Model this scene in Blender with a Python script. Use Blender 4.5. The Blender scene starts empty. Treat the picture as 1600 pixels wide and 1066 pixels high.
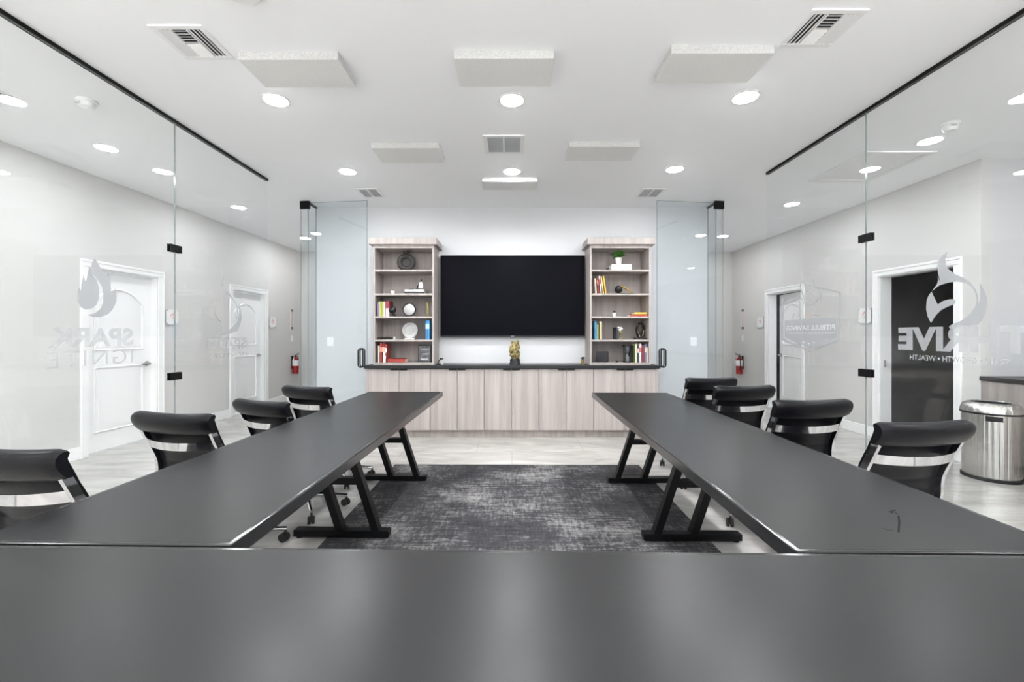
import bpy, bmesh, math, random
from mathutils import Vector, Matrix
random.seed(7)
R = math.radians
PI = math.pi
col = bpy.context.scene.collection
F = 680.0; CH = 1.30; VX, VY = 800.0, 523.0; ZC = 3.02      # focal length in px, eye height, vanishing point, ceiling

# ------------------------------------------------------------------ materials
MAT = {}
def s2l(c):
    return tuple(((v/255.0)/12.92 if v/255.0 <= .04045 else (((v/255.0)+.055)/1.055)**2.4) for v in c)
def mat(name, rgb, rough=.5, metal=0.0, spec=.5, coat=0.0, var=0.0, vscale=8.0, bump=0.0, bscale=200.0, stretch=(1, 1, 1)):
    m = bpy.data.materials.new(name); m.use_nodes = True
    nt = m.node_tree; b = nt.nodes['Principled BSDF']
    b.inputs['Base Color'].default_value = (*rgb, 1)
    b.inputs['Roughness'].default_value = rough
    b.inputs['Metallic'].default_value = metal
    b.inputs['Specular IOR Level'].default_value = spec
    b.inputs['Coat Weight'].default_value = coat
    if var or bump:
        tc = nt.nodes.new('ShaderNodeTexCoord'); mp = nt.nodes.new('ShaderNodeMapping')
        mp.inputs['Scale'].default_value = stretch
        nt.links.new(tc.outputs['Object'], mp.inputs['Vector'])
        if var:
            n = nt.nodes.new('ShaderNodeTexNoise'); n.inputs['Scale'].default_value = vscale; n.inputs['Detail'].default_value = 5
            nt.links.new(mp.outputs[0], n.inputs['Vector'])
            rp = nt.nodes.new('ShaderNodeValToRGB')
            rp.color_ramp.elements[0].position = .3; rp.color_ramp.elements[1].position = .7
            rp.color_ramp.elements[0].color = (*[max(0, c*(1-var)) for c in rgb], 1)
            rp.color_ramp.elements[1].color = (*[min(1, c*(1+var)) for c in rgb], 1)
            nt.links.new(n.outputs['Fac'], rp.inputs['Fac']); nt.links.new(rp.outputs['Color'], b.inputs['Base Color'])
        if bump:
            n2 = nt.nodes.new('ShaderNodeTexNoise'); n2.inputs['Scale'].default_value = bscale
            nt.links.new(mp.outputs[0], n2.inputs['Vector'])
            bp = nt.nodes.new('ShaderNodeBump'); bp.inputs['Strength'].default_value = bump; bp.inputs['Distance'].default_value = .002
            nt.links.new(n2.outputs['Fac'], bp.inputs['Height']); nt.links.new(bp.outputs['Normal'], b.inputs['Normal'])
    MAT[name] = m
    return m

mat('white_paint', (.60, .605, .615), .55, var=.01, vscale=2)
mat('ceiling_paint', (.925, .935, .95), .7, var=.006, vscale=1.5)
mat('corridor_paint', (.62, .613, .602), .55, var=.01, vscale=2)
mat('trim_white', (.86, .86, .86), .35)
mat('dark_room_shade', (.36, .355, .35), .6, var=.1, vscale=2)  # unlit room: its shade is put into the wall grey
mat('dim_room_shade', (.10, .115, .12), .6)  # room behind the ajar door, shade darkened into the wall colour
mat('black_metal', (.004, .004, .0045), .38, 0.0, .15)
mat('black_plastic', (.010, .010, .011), .45, spec=.35)
mat('rubber', (.01, .01, .01), .7)
mat('chrome', (.72, .72, .74), .07, 1.0)
mat('satin_steel', (.42, .41, .40), .3, 1.0)
mat('leather', (.005, .005, .0065), .29, spec=.17, bump=.25, bscale=160, var=.15, vscale=20)
mat('table_edge', (.014, .014, .0145), .17, spec=.5)
mat('counter_black', (.013, .013, .0145), .4, spec=.35, var=.2, vscale=60)
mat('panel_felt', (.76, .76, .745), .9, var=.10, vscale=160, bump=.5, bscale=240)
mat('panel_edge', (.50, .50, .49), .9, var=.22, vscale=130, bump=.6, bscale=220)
mat('vent_white', (.84, .84, .84), .4)
mat('vent_dark', (.05, .05, .055), .6)
mat('vent_grey', (.60, .61, .63), .6)
mat('hatch', (.82, .82, .82), .6)
mat('screen', (.003, .003, .0055), .3, spec=.035)
mat('pages', (.80, .77, .68), .8)
mat('red', s2l((150, 28, 24)), .35)
mat('label_white', (.78, .78, .78), .5)
mat('gold', s2l((168, 138, 74)), .35, .75)
mat('old_gold', s2l((150, 136, 92)), .42, .5, var=.55, vscale=45)
mat('bronze', s2l((58, 52, 44)), .33, .7, var=.35, vscale=30)
mat('dark_stone', s2l((48, 46, 44)), .75, var=.5, vscale=70, bump=.8, bscale=120)
mat('leaf', s2l((84, 134, 54)), .45, var=.4, vscale=25)
mat('dark_leaf', s2l((46, 50, 40)), .5, var=.4, vscale=60)
mat('ceramic', (.72, .71, .69), .35)
mat('speaker_cloth', s2l((36, 36, 41)), .85, bump=.5, bscale=500)
mat('green_glass_edge', (.20, .225, .225), .1, spec=.6)

def glassmat(name, tint, f0):
    m = bpy.data.materials.new(name); m.use_nodes = True
    nt = m.node_tree; nt.nodes.clear()
    out = nt.nodes.new('ShaderNodeOutputMaterial'); mx = nt.nodes.new('ShaderNodeMixShader')
    tr = nt.nodes.new('ShaderNodeBsdfTransparent'); tr.inputs[0].default_value = (*tint, 1)
    gl = nt.nodes.new('ShaderNodeBsdfGlossy'); gl.inputs['Roughness'].default_value = 0.0; gl.inputs['Color'].default_value = (1, 1, 1, 1)
    lw = nt.nodes.new('ShaderNodeLayerWeight'); lw.inputs['Blend'].default_value = .5
    pw = nt.nodes.new('ShaderNodeMath'); pw.operation = 'POWER'; pw.inputs[1].default_value = 5
    ma = nt.nodes.new('ShaderNodeMath'); ma.operation = 'MULTIPLY_ADD'; ma.inputs[1].default_value = 1-f0; ma.inputs[2].default_value = f0
    ge = nt.nodes.new('ShaderNodeNewGeometry')
    iv = nt.nodes.new('ShaderNodeMath'); iv.operation = 'SUBTRACT'; iv.inputs[0].default_value = 1
    mu = nt.nodes.new('ShaderNodeMath'); mu.operation = 'MULTIPLY'
    L = nt.links.new
    L(lw.outputs['Facing'], pw.inputs[0]); L(pw.outputs[0], ma.inputs[0]); L(ge.outputs['Backfacing'], iv.inputs[1])
    L(ma.outputs[0], mu.inputs[0]); L(iv.outputs[0], mu.inputs[1])
    L(mu.outputs[0], mx.inputs['Fac']); L(tr.outputs[0], mx.inputs[1]); L(gl.outputs[0], mx.inputs[2]); L(mx.outputs[0], out.inputs[0])
    MAT[name] = m
glassmat('clear_glass', (.985, .993, .992), .055)
glassmat('door_glass', (.945, .962, .97), .07)

def filmmat(name, rgb, alpha):
    m = bpy.data.materials.new(name); m.use_nodes = True
    nt = m.node_tree; nt.nodes.clear(); L = nt.links.new
    out = nt.nodes.new('ShaderNodeOutputMaterial'); mx = nt.nodes.new('ShaderNodeMixShader'); mx.inputs[0].default_value = alpha
    tr = nt.nodes.new('ShaderNodeBsdfTransparent'); m2 = nt.nodes.new('ShaderNodeMixShader'); m2.inputs[0].default_value = .45
    df = nt.nodes.new('ShaderNodeBsdfDiffuse'); tl = nt.nodes.new('ShaderNodeBsdfTranslucent')
    df.inputs[0].default_value = (*rgb, 1); tl.inputs[0].default_value = (*rgb, 1)
    L(df.outputs[0], m2.inputs[1]); L(tl.outputs[0], m2.inputs[2]); L(tr.outputs[0], mx.inputs[1]); L(m2.outputs[0], mx.inputs[2]); L(mx.outputs[0], out.inputs[0])
    MAT[name] = m
filmmat('etched_film', (.51, .51, .525), .72)
filmmat('etched_film_bright', (.95, .95, .95), .7)

def emit(name, rgb, s):
    m = bpy.data.materials.new(name); m.use_nodes = True
    nt = m.node_tree; nt.nodes.clear()
    out = nt.nodes.new('ShaderNodeOutputMaterial'); e = nt.nodes.new('ShaderNodeEmission')
    e.inputs[0].default_value = (*rgb, 1); e.inputs[1].default_value = s
    nt.links.new(e.outputs[0], out.inputs[0]); MAT[name] = m
emit('lamp_lens', (.96, .98, 1.0), 205)
emit('hall_fill_lens', (1, .985, .96), 42)
emit('corridor_lens', (.965, .98, 1.0), 86)

def woodmat():
    m = mat('grey_oak', (.5, .46, .42), .5, spec=.35)
    nt = m.node_tree; b = nt.nodes['Principled BSDF']; L = nt.links.new
    tc = nt.nodes.new('ShaderNodeTexCoord'); g = nt.nodes.new('ShaderNodeNewGeometry')
    m1 = nt.nodes.new('ShaderNodeMapping'); m1.inputs['Scale'].default_value = (17, 17, .5)
    m2 = nt.nodes.new('ShaderNodeMapping'); m2.inputs['Scale'].default_value = (120, 120, 3)
    n1 = nt.nodes.new('ShaderNodeTexNoise'); n1.inputs['Scale'].default_value = 1; n1.inputs['Detail'].default_value = 3
    n2 = nt.nodes.new('ShaderNodeTexNoise'); n2.inputs['Scale'].default_value = 1; n2.inputs['Detail'].default_value = 2
    L(g.outputs['Position'], m1.inputs[0]); L(g.outputs['Position'], m2.inputs[0]); L(m1.outputs[0], n1.inputs['Vector']); L(m2.outputs[0], n2.inputs['Vector'])
    ad = nt.nodes.new('ShaderNodeMath'); ad.operation = 'MULTIPLY_ADD'; ad.inputs[1].default_value = .5
    L(n2.outputs['Fac'], ad.inputs[0]); L(n1.outputs['Fac'], ad.inputs[2])
    rp = nt.nodes.new('ShaderNodeValToRGB'); e = rp.color_ramp.elements
    e[0].position = .45; e[0].color = (*s2l((147, 139, 135)), 1); e[1].position = 1.0; e[1].color = (*s2l((177, 169, 165)), 1)
    L(ad.outputs[0], rp.inputs['Fac']); L(rp.outputs['Color'], b.inputs['Base Color'])
woodmat()

def tablemat():
    m = mat('table_laminate', (.011, .011, .0115), .40, spec=.215)
    nt = m.node_tree; b = nt.nodes['Principled BSDF']; L = nt.links.new
    g = nt.nodes.new('ShaderNodeNewGeometry')
    n = nt.nodes.new('ShaderNodeTexNoise'); n.inputs['Scale'].default_value = 2.2; n.inputs['Detail'].default_value = 6
    L(g.outputs['Position'], n.inputs['Vector'])
    rp = nt.nodes.new('ShaderNodeValToRGB'); e = rp.color_ramp.elements
    e[0].position = .35; e[0].color = (.325, .325, .325, 1); e[1].position = .7; e[1].color = (.34, .34, .34, 1)
    L(n.outputs['Fac'], rp.inputs['Fac']); L(rp.outputs['Color'], b.inputs['Roughness'])
    n2 = nt.nodes.new('ShaderNodeTexNoise'); n2.inputs['Scale'].default_value = 500
    L(g.outputs['Position'], n2.inputs['Vector'])
    bp = nt.nodes.new('ShaderNodeBump'); bp.inputs['Strength'].default_value = .06; bp.inputs['Distance'].default_value = .001
    L(n2.outputs['Fac'], bp.inputs['Height']); L(bp.outputs[0], b.inputs['Normal'])
tablemat()

def floormat():
    m = mat('floor_tile', (.6, .58, .55), .14, spec=.5)
    nt = m.node_tree; b = nt.nodes['Principled BSDF']; L = nt.links.new
    g = nt.nodes.new('ShaderNodeNewGeometry')
    br = nt.nodes.new('ShaderNodeTexBrick'); br.inputs['Scale'].default_value = 1; br.inputs['Brick Width'].default_value = 1.2; br.inputs['Row Height'].default_value = .6
    br.inputs['Mortar Size'].default_value = .003; br.inputs['Mortar Smooth'].default_value = .3; br.offset = .33
    br.inputs['Color1'].default_value = (1, 1, 1, 1); br.inputs['Color2'].default_value = (.93, .93, .93, 1); br.inputs['Mortar'].default_value = (.72, .71, .69, 1)
    L(g.outputs['Position'], br.inputs['Vector'])
    mp = nt.nodes.new('ShaderNodeMapping'); mp.inputs['Scale'].default_value = (.9, 2.6, 1); mp.inputs['Rotation'].default_value = (0, 0, .25)
    L(g.outputs['Position'], mp.inputs[0])
    n = nt.nodes.new('ShaderNodeTexNoise'); n.inputs['Scale'].default_value = 1.6; n.inputs['Detail'].default_value = 8; n.inputs['Distortion'].default_value = 1.2; n.inputs['Roughness'].default_value = .6
    L(mp.outputs[0], n.inputs['Vector'])
    rp = nt.nodes.new('ShaderNodeValToRGB'); e = rp.color_ramp.elements
    e[0].position = .32; e[0].color = (*s2l((160, 157, 153)), 1); e[1].position = .66; e[1].color = (*s2l((193, 190, 186)), 1)
    L(n.outputs['Fac'], rp.inputs['Fac'])
    mx = nt.nodes.new('ShaderNodeMix'); mx.data_type = 'RGBA'; mx.blend_type = 'MULTIPLY'; mx.inputs['Factor'].default_value = 1
    L(rp.outputs['Color'], mx.inputs['A']); L(br.outputs['Color'], mx.inputs['B']); L(mx.outputs['Result'], b.inputs['Base Color'])
floormat()

def rugmat():
    m = mat('distressed_rug', (.1, .1, .1), .95, spec=.1)
    nt = m.node_tree; b = nt.nodes['Principled BSDF']; L = nt.links.new
    g = nt.nodes.new('ShaderNodeNewGeometry')
    def noise(scale, detail, sx, sy, rough=.6, dist=0.0):
        mp = nt.nodes.new('ShaderNodeMapping'); mp.inputs['Scale'].default_value = (sx, sy, 1); L(g.outputs['Position'], mp.inputs[0])
        n = nt.nodes.new('ShaderNodeTexNoise'); n.inputs['Scale'].default_value = scale; n.inputs['Detail'].default_value = detail
        n.inputs['Roughness'].default_value = rough; n.inputs['Distortion'].default_value = dist; L(mp.outputs[0], n.inputs['Vector']); return n.outputs['Fac']
    a = noise(1.5, 4, 1, 1.3); h = noise(7, 6, .8, 5, .7); v = noise(9, 5, 5, .9, .7); f = noise(60, 3, 1, 2.2, .7)
    def madd(x, k, y):
        q = nt.nodes.new('ShaderNodeMath'); q.operation = 'MULTIPLY_ADD'; L(x, q.inputs[0]); q.inputs[1].default_value = k
        if y is None: q.inputs[2].default_value = 0
        else: L(y, q.inputs[2])
        return q.outputs[0]
    t = madd(f, .5, madd(v, .5, madd(h, .7, madd(a, .9, None))))
    rp = nt.nodes.new('ShaderNodeValToRGB'); e = rp.color_ramp.elements
    e[0].position = 0.0; e[0].color = (*s2l((36, 36, 38)), 1); e[1].position = 1.0; e[1].color = (*s2l((156, 154, 153)), 1)
    e2 = rp.color_ramp.elements.new(.45); e2.color = (*s2l((64, 63, 65)), 1)
    mr = nt.nodes.new('ShaderNodeMapRange'); mr.inputs['From Min'].default_value = 1.0; mr.inputs['From Max'].default_value = 1.68
    L(t, mr.inputs[0]); L(mr.outputs[0], rp.inputs['Fac']); L(rp.outputs['Color'], b.inputs['Base Color'])
rugmat()

def steelmat():
    m = mat('brushed_steel', (.60, .585, .56), .24, 1.0)
    nt = m.node_tree; b = nt.nodes['Principled BSDF']; L = nt.links.new
    b.inputs['Anisotropic'].default_value = .5
    tc = nt.nodes.new('ShaderNodeTexCoord'); mp = nt.nodes.new('ShaderNodeMapping'); mp.inputs['Scale'].default_value = (1, 1, .012); L(tc.outputs['Object'], mp.inputs[0])
    n = nt.nodes.new('ShaderNodeTexNoise'); n.inputs['Scale'].default_value = 45; n.inputs['Detail'].default_value = 3; L(mp.outputs[0], n.inputs['Vector'])
    bp = nt.nodes.new('ShaderNodeBump'); bp.inputs['Strength'].default_value = .9; bp.inputs['Distance'].default_value = .012
    L(n.outputs['Fac'], bp.inputs['Height']); L(bp.outputs[0], b.inputs['Normal'])
steelmat()

_cc = {}
def color(rgb, rough=.5):
    k = (tuple(rgb), rough)
    if k not in _cc:
        _cc[k] = mat('cover_%d_%d_%d' % tuple(rgb), s2l(rgb), rough)
    return _cc[k]

# ------------------------------------------------------------------ mesh helpers
class MB:
    def __init__(s): s.bm = bmesh.new(); s.mi = 0
    def _merge(s, b2, M=None):
        me = bpy.data.meshes.new('tmp')
        for f in b2.faces: f.material_index = s.mi
        if M is not None: b2.transform(M)
        b2.to_mesh(me); b2.free(); s.bm.from_mesh(me); bpy.data.meshes.remove(me)
        return s
    def box(s, x0, x1, y0, y1, z0, z1, bev=0.0, seg=2, M=None):
        b = bmesh.new(); bmesh.ops.create_cube(b, size=1)
        b.transform(Matrix.Translation(((x0+x1)/2, (y0+y1)/2, (z0+z1)/2)) @ Matrix.Diagonal((abs(x1-x0), abs(y1-y0), abs(z1-z0), 1)))
        if bev: bmesh.ops.bevel(b, geom=b.edges[:], offset=bev, segments=seg, profile=.5, affect='EDGES')
        return s._merge(b, M)
    def bar(s, p0, p1, w, h, bev=0.0):
        p0, p1 = Vector(p0), Vector(p1); d = p1-p0
        q = d.to_track_quat('Z', 'Y').to_matrix().to_4x4()
        return s.box(-w/2, w/2, -h/2, h/2, 0, d.length, bev, M=Matrix.Translation(p0) @ q)
    def lathe(s, prof, n=32, M=None, cap=True):
        b = bmesh.new(); rings = []
        for r, z in prof:
            if r < 1e-6: rings.append([b.verts.new((0, 0, z))])
            else: rings.append([b.verts.new((r*math.cos(2*PI*i/n), r*math.sin(2*PI*i/n), z)) for i in range(n)])
        for a, c in zip(rings, rings[1:]):
            if len(a) == 1 and len(c) == 1: continue
            for i in range(n):
                j = (i+1) % n
                if len(a) == 1: b.faces.new((a[0], c[i], c[j]))
                elif len(c) == 1: b.faces.new((a[i], a[j], c[0]))
                else: b.faces.new((a[i], a[j], c[j], c[i]))
        if cap:
            for rg in (rings[0], rings[-1]):
                if len(rg) > 2:
                    try: b.faces.new(rg)
                    except ValueError: pass
        bmesh.ops.recalc_face_normals(b, faces=b.faces[:])
        return s._merge(b, M)
    def cyl(s, p0, p1, r, r2=None, n=20):
        p0, p1 = Vector(p0), Vector(p1); d = p1-p0
        q = d.to_track_quat('Z', 'Y').to_matrix().to_4x4()
        return s.lathe([(r, 0), (r if r2 is None else r2, d.length)], n, Matrix.Translation(p0) @ q)
    def tube(s, pts, r, n=10, closed=False):
        pts = [Vector(p) for p in pts]; b = bmesh.new(); rings = []; N = len(pts)
        rr = r if isinstance(r, (list, tuple)) else [r]*N
        up = Vector((0, 0, 1)); prev = None
        for i, p in enumerate(pts):
            t = (pts[(i+1) % N]-pts[i-1]) if closed else (pts[min(i+1, N-1)]-pts[max(i-1, 0)])
            t.normalize()
            a = prev if prev is not None else (up if abs(t.z) < .9 else Vector((1, 0, 0)))
            u = (a-t*a.dot(t)).normalized(); prev = u; w = t.cross(u)
            rings.append([b.verts.new(p+rr[i]*(u*math.cos(2*PI*k/n)+w*math.sin(2*PI*k/n))) for k in range(n)])
        prs = list(zip(rings, rings[1:])) + ([(rings[-1], rings[0])] if closed else [])
        for a, c in prs:
            for k in range(n):
                b.faces.new((a[k], a[(k+1) % n], c[(k+1) % n], c[k]))
        if not closed: b.faces.new(rings[0]); b.faces.new(rings[-1])
        bmesh.ops.recalc_face_normals(b, faces=b.faces[:])
        return s._merge(b)
    def prism(s, poly, fn, t):
        """poly 2-D outline; fn(u, v, w) to 3-D; thickness t"""
        b = bmesh.new()
        a = [b.verts.new(fn(u, v, 0)) for u, v in poly]; c = [b.verts.new(fn(u, v, t)) for u, v in poly]
        n = len(poly); b.faces.new(a); b.faces.new(c[::-1])
        for i in range(n): b.faces.new((a[i], a[(i+1) % n], c[(i+1) % n], c[i]))
        bmesh.ops.recalc_face_normals(b, faces=b.faces[:])
        bmesh.ops.triangulate(b, faces=[f for f in b.faces if len(f.verts) > 4])
        return s._merge(b)
    def sheet(s, grid, thick=None):
        """grid of points [i][j]; closed solid if two grids given"""
        b = bmesh.new(); G = [[b.verts.new(p) for p in row] for row in grid]
        for i in range(len(G)-1):
            for j in range(len(G[0])-1):
                b.faces.new((G[i][j], G[i+1][j], G[i+1][j+1], G[i][j+1]))
        if thick is not None:
            H = [[b.verts.new(p) for p in row] for row in thick]
            for i in range(len(G)-1):
                for j in range(len(G[0])-1):
                    b.faces.new((H[i][j], H[i][j+1], H[i+1][j+1], H[i+1][j]))
            m, n = len(G)-1, len(G[0])-1
            for i in range(m):
                b.faces.new((G[i][0], H[i][0], H[i+1][0], G[i+1][0])); b.faces.new((G[i][n], G[i+1][n], H[i+1][n], H[i][n]))
            for j in range(n):
                b.faces.new((G[0][j], G[0][j+1], H[0][j+1], H[0][j])); b.faces.new((G[m][j], H[m][j], H[m][j+1], G[m][j+1]))
        bmesh.ops.recalc_face_normals(b, faces=b.faces[:])
        return s._merge(b)
    def ball(s, c, r, n=16, sc=(1, 1, 1)):
        b = bmesh.new(); bmesh.ops.create_uvsphere(b, u_segments=n, v_segments=max(8, n//2), radius=r)
        return s._merge(b, Matrix.Translation(c) @ Matrix.Diagonal((*sc, 1)))
    def build(s, name, mats, parent=None, smooth=False, loc=None, rz=0.0):
        me = bpy.data.meshes.new(name)
        if smooth:
            for f in s.bm.faces: f.smooth = True
        s.bm.to_mesh(me); s.bm.free()
        if smooth:
            try: me.set_sharp_from_angle(angle=R(38))
            except Exception: pass
        for m in (mats if isinstance(mats, (list, tuple)) else [mats]):
            me.materials.append(MAT[m] if isinstance(m, str) else m)
        o = bpy.data.objects.new(name, me); col.objects.link(o)
        if parent is not None: o.parent = parent
        if loc is not None: o.location = loc
        if rz: o.rotation_euler = (0, 0, rz)
        return o

def tag(o, label=None, cat=None, group=None, kind=None):
    if label: o['label'] = label
    if cat: o['category'] = cat
    if group: o['group'] = group
    if kind: o['kind'] = kind
    return o
def empty(name, loc=(0, 0, 0), rz=0.0, label=None, cat=None, group=None, kind=None):
    o = bpy.data.objects.new(name, None); col.objects.link(o); o.location = loc; o.rotation_euler = (0, 0, rz)
    return tag(o, label, cat, group, kind)
def copy_tree(o, parent=None):
    c = o.copy(); col.objects.link(c)
    if parent is not None: c.parent = parent
    for ch in [x for x in bpy.data.objects if x.parent == o]: copy_tree(ch, c)
    return c
def struct(o, label, cat): return tag(o, label, cat, kind='structure')

# ------------------------------------------------------------------ the room
# left corridor wall runs a touch out of square
LA = math.atan2(.149, 5.185); LO = Vector((-4.6458, 0, 0))
def wl(lx, ly, z=0.0):
    c, s = math.cos(-LA), math.sin(-LA)
    return (LO.x+c*lx-s*ly, LO.y+s*lx+c*ly, z)
def left_d(px):   # along-wall coordinate of an image column
    k = (px-VX)/F; d = LO.x/(k-math.tan(LA)); return d/math.cos(LA)
RX = 4.58; YB = 5.878; YE = 9.05; YR = -4.2; YJ = 4.25
OPEN_Z = 2.02
def wall_open(mb, fn, a0, a1, openings, z1=ZC):
    """boxes along a wall; fn(a0,a1,z0,z1) adds one"""
    a = a0
    for o0, o1 in sorted(openings):
        fn(a, o0, 0, z1); fn(o0, o1, OPEN_Z, z1); a = o1
    fn(a, a1, 0, z1)

f = MB().box(-6.2, 7.8, YR-.2, YE+.2, -.1, 0).build('floor', 'floor_tile'); struct(f, 'pale glossy veined floor tiles', 'floor')
f = MB().box(-6.2, 7.8, YR-.2, YE+.2, ZC, ZC+.1).build('ceiling', 'ceiling_paint'); struct(f, 'flat white painted ceiling', 'ceiling')
d1 = (left_d(124), left_d(255)); d2 = (left_d(358), left_d(418))
CW = .085
mb = MB(); wall_open(mb, lambda a, b, z0, z1: mb.box(-.14, 0, a, b, z0, z1), YR-.1, YE+.25, [(d1[0]+CW, d1[1]-CW), (d2[0]+CW, d2[1]-CW)])
o = mb.build('wall_left', 'corridor_paint', loc=LO, rz=-LA); struct(o, 'pale grey corridor wall with two closed white doors', 'wall')
dB = (4.42, 5.51); dA = (6.80, 7.86)
mb = MB(); wall_open(mb, lambda a, b, z0, z1: mb.box(RX, RX+.12, a, b, z0, z1), YJ, YE+.1, [(dB[0]+CW, dB[1]-CW), (dA[0]+CW, dA[1]-CW)])
struct(mb.build('wall_right', 'corridor_paint'), 'pale grey corridor wall with an open dark doorway', 'wall')
struct(MB().box(RX+.12, 7.7, YJ, YJ+.12, 0, ZC).build('wall_alcove', 'white_paint'), 'white wall at the end of the counter alcove', 'wall')
struct(MB().box(7.5, 7.62, YR, YJ, 0, ZC).build('wall_east', 'white_paint'), 'white wall behind the side counter', 'wall')
struct(MB().box(-2.655, 2.655, YB, YE+.1, 0, ZC).build('wall_back', 'white_paint'), 'white wall behind the television and bookcases', 'wall')
struct(MB().box(-4.7, -2.655, YE, YE+.1, 0, ZC).build('wall_end', 'corridor_paint'), 'end wall of the corridor with the two closed doors', 'wall')
struct(MB().box(2.655, RX, YE, YE+.1, 0, ZC).build('wall_end', 'corridor_paint'), 'end wall of the corridor with the ajar door', 'wall')
# rear wall with a wide shop window opening
mb = MB(); mb.box(-6, -3.6, YR-.12, YR, 0, ZC); mb.box(3.6, 7.7, YR-.12, YR, 0, ZC); mb.box(-3.6, 3.6, YR-.12, YR, 2.75, ZC); mb.box(-3.6, 3.6, YR-.12, YR, 0, .35)
struct(mb.build('wall_rear', 'white_paint'), 'wall with wide window behind the camera', 'wall')
mb = MB()
for x in (-3.6, -1.2, 1.2, 3.55): mb.box(x, x+.05, YR-.1, YR-.04, .35, 2.75)
mb.box(-3.6, 3.6, YR-.1, YR-.04, .35, .4); mb.box(-3.6, 3.6, YR-.1, YR-.04, 2.70, 2.75)
struct(mb.build('window_1', 'black_metal'), 'wide window behind the camera', 'window')
# rooms behind the open doors
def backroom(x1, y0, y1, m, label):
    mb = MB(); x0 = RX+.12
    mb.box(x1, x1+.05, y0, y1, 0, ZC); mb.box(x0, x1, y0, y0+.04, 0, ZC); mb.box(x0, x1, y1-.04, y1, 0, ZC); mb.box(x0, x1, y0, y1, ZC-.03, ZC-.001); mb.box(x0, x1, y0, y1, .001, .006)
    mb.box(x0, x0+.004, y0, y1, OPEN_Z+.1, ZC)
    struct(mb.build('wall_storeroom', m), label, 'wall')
backroom(7.4, YJ+.13, 6.45, 'dark_room_shade', 'walls of the unlit room beyond the open doorway, coloured dark for shade')
backroom(7.0, 6.5, YE-.02, 'dim_room_shade', 'walls of the unlit room behind the ajar door, coloured dark for shade')
# baseboards
mb = MB()
for a, b in ((YR, d1[0]), (d1[1], d2[0]), (d2[1], YE)): mb.box(0, .014, a, b, 0, .13, .004, 1)
struct(mb.build('baseboard_left', 'trim_white', loc=LO, rz=-LA), 'white baseboard along the wall with closed doors', 'baseboard')
mb = MB()
for a, b in ((YJ, dB[0]), (dB[1], dA[0]), (dA[1], YE)): mb.box(RX-.014, RX, a, b, 0, .13, .004, 1)
struct(mb.build('baseboard_right', 'trim_white'), 'white baseboard along the wall with the open doorway', 'baseboard')
mb = MB()
for sgn in (-1, 1): mb.box(sgn*1.86, sgn*2.655, YB-.014, YB, 0, .13)
struct(mb.build('baseboard_back', 'trim_white'), 'white baseboard of the television wall', 'baseboard')

# panelled doors: local u along the wall, +v out of the wall into the corridor
def casing(fn, u0, u1, name, label):
    """fn maps (v0,v1,u0,u1,z0,z1) to mb.box args"""
    mb = MB()
    def b(v0, v1, a, c, z0, z1, bev=0.0): mb.box(*fn(v0, v1, a, c, z0, z1), bev, 1)
    ztop = OPEN_Z+.08
    for (a, c) in ((u0, u0+CW), (u1-CW, u1)):
        b(0, .016, a, c, 0, OPEN_Z, .004)
    b(0, .0165, u0, u1, OPEN_Z, ztop, .004)
    b(.0165, .024, u0, u1, ztop-.028, ztop, .003); b(.016, .023, u0, u0+.026, 0, ztop-.028, .003); b(.016, .023, u1-.026, u1, 0, ztop-.028, .003)
    b(-.14, 0, u0+CW, u0+CW+.012, 0, OPEN_Z); b(-.14, 0, u1-CW-.012, u1-CW, 0, OPEN_Z); b(-.14, 0, u0+CW, u1-CW, OPEN_Z-.012, OPEN_Z)
    o = mb.build(name, 'trim_white'); return struct(o, label, 'door trim')
def door_leaf(name, label, w, loc, rz, handle_at_far=True):
    """leaf in local coordinates: u from 0 to w along +Y, face towards +X at x=0"""
    h = OPEN_Z-.02
    root = empty(name, loc, rz); struct(root, label, 'door')
    mb = MB(); mb.box(-.04, 0, 0, w, .012, h)
    sx0, sx1 = .13, w-.13
    def rail(z0, z1, arch=0.0):
        # raised moulding loop and raised field
        pts = []
        n = 12
        for i in range(n+1):
            t = i/n; u = sx0+(sx1-sx0)*t; pts.append((u, z1+arch*(1-(2*t-1)**2)))
        loop = [(sx0, z0)] + pts + [(sx1, z0)]
        P = [(0.004, u, z) for u, z in loop]
        mb.tube([Vector(p) for p in P], .013, 8, closed=True)
        cu, cz = (sx0+sx1)/2, (z0+z1)/2
        inner = [(cu+(u-cu)*.84, cz+(z-cz)*(.9 if z1-z0 > .5 else .84)) for u, z in loop]
        mb.prism(inner, lambda u, v, t: (t, u, v), .007)
    rail(1.13, 1.66, .16); rail(.22, .93)
    mb.build('leaf', 'trim_white', root, smooth=False)
    hm = MB(); u = w-.065 if handle_at_far else .065; s = -1 if handle_at_far else 1
    hm.lathe([(.03, 0), (.03, .01), (.012, .014), (.012, .05)], 18, Matrix.Translation((0, u, .94)) @ Matrix.Rotation(R(90), 4, 'Y'))
    hm.box(.042, .06, min(u, u+s*.12), max(u, u+s*.12), .93, .952, .005, 1)
    hm.build('door_handle', 'satin_steel', root, smooth=True)
    return root
fnL = lambda v0, v1, a, c, z0, z1: (v0, v1, a, c, z0, z1)
for i, (dd, lab) in enumerate(((d1, 'closed white two-panel door behind the glass with the twin flame logo'), (d2, 'closed white two-panel door farther down the same corridor'))):
    c = casing(fnL, dd[0], dd[1], 'trim_%d' % (i+1), ['white casing around the nearer closed door', 'white casing around the farther closed door'][i])
    c.location = LO; c.rotation_euler = (0, 0, -LA)
    u0, u1 = dd[0]+CW+.012, dd[1]-CW-.012
    door_leaf('door_%d' % (i+1), lab, u1-u0, wl(-.075, u0), -LA)
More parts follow.
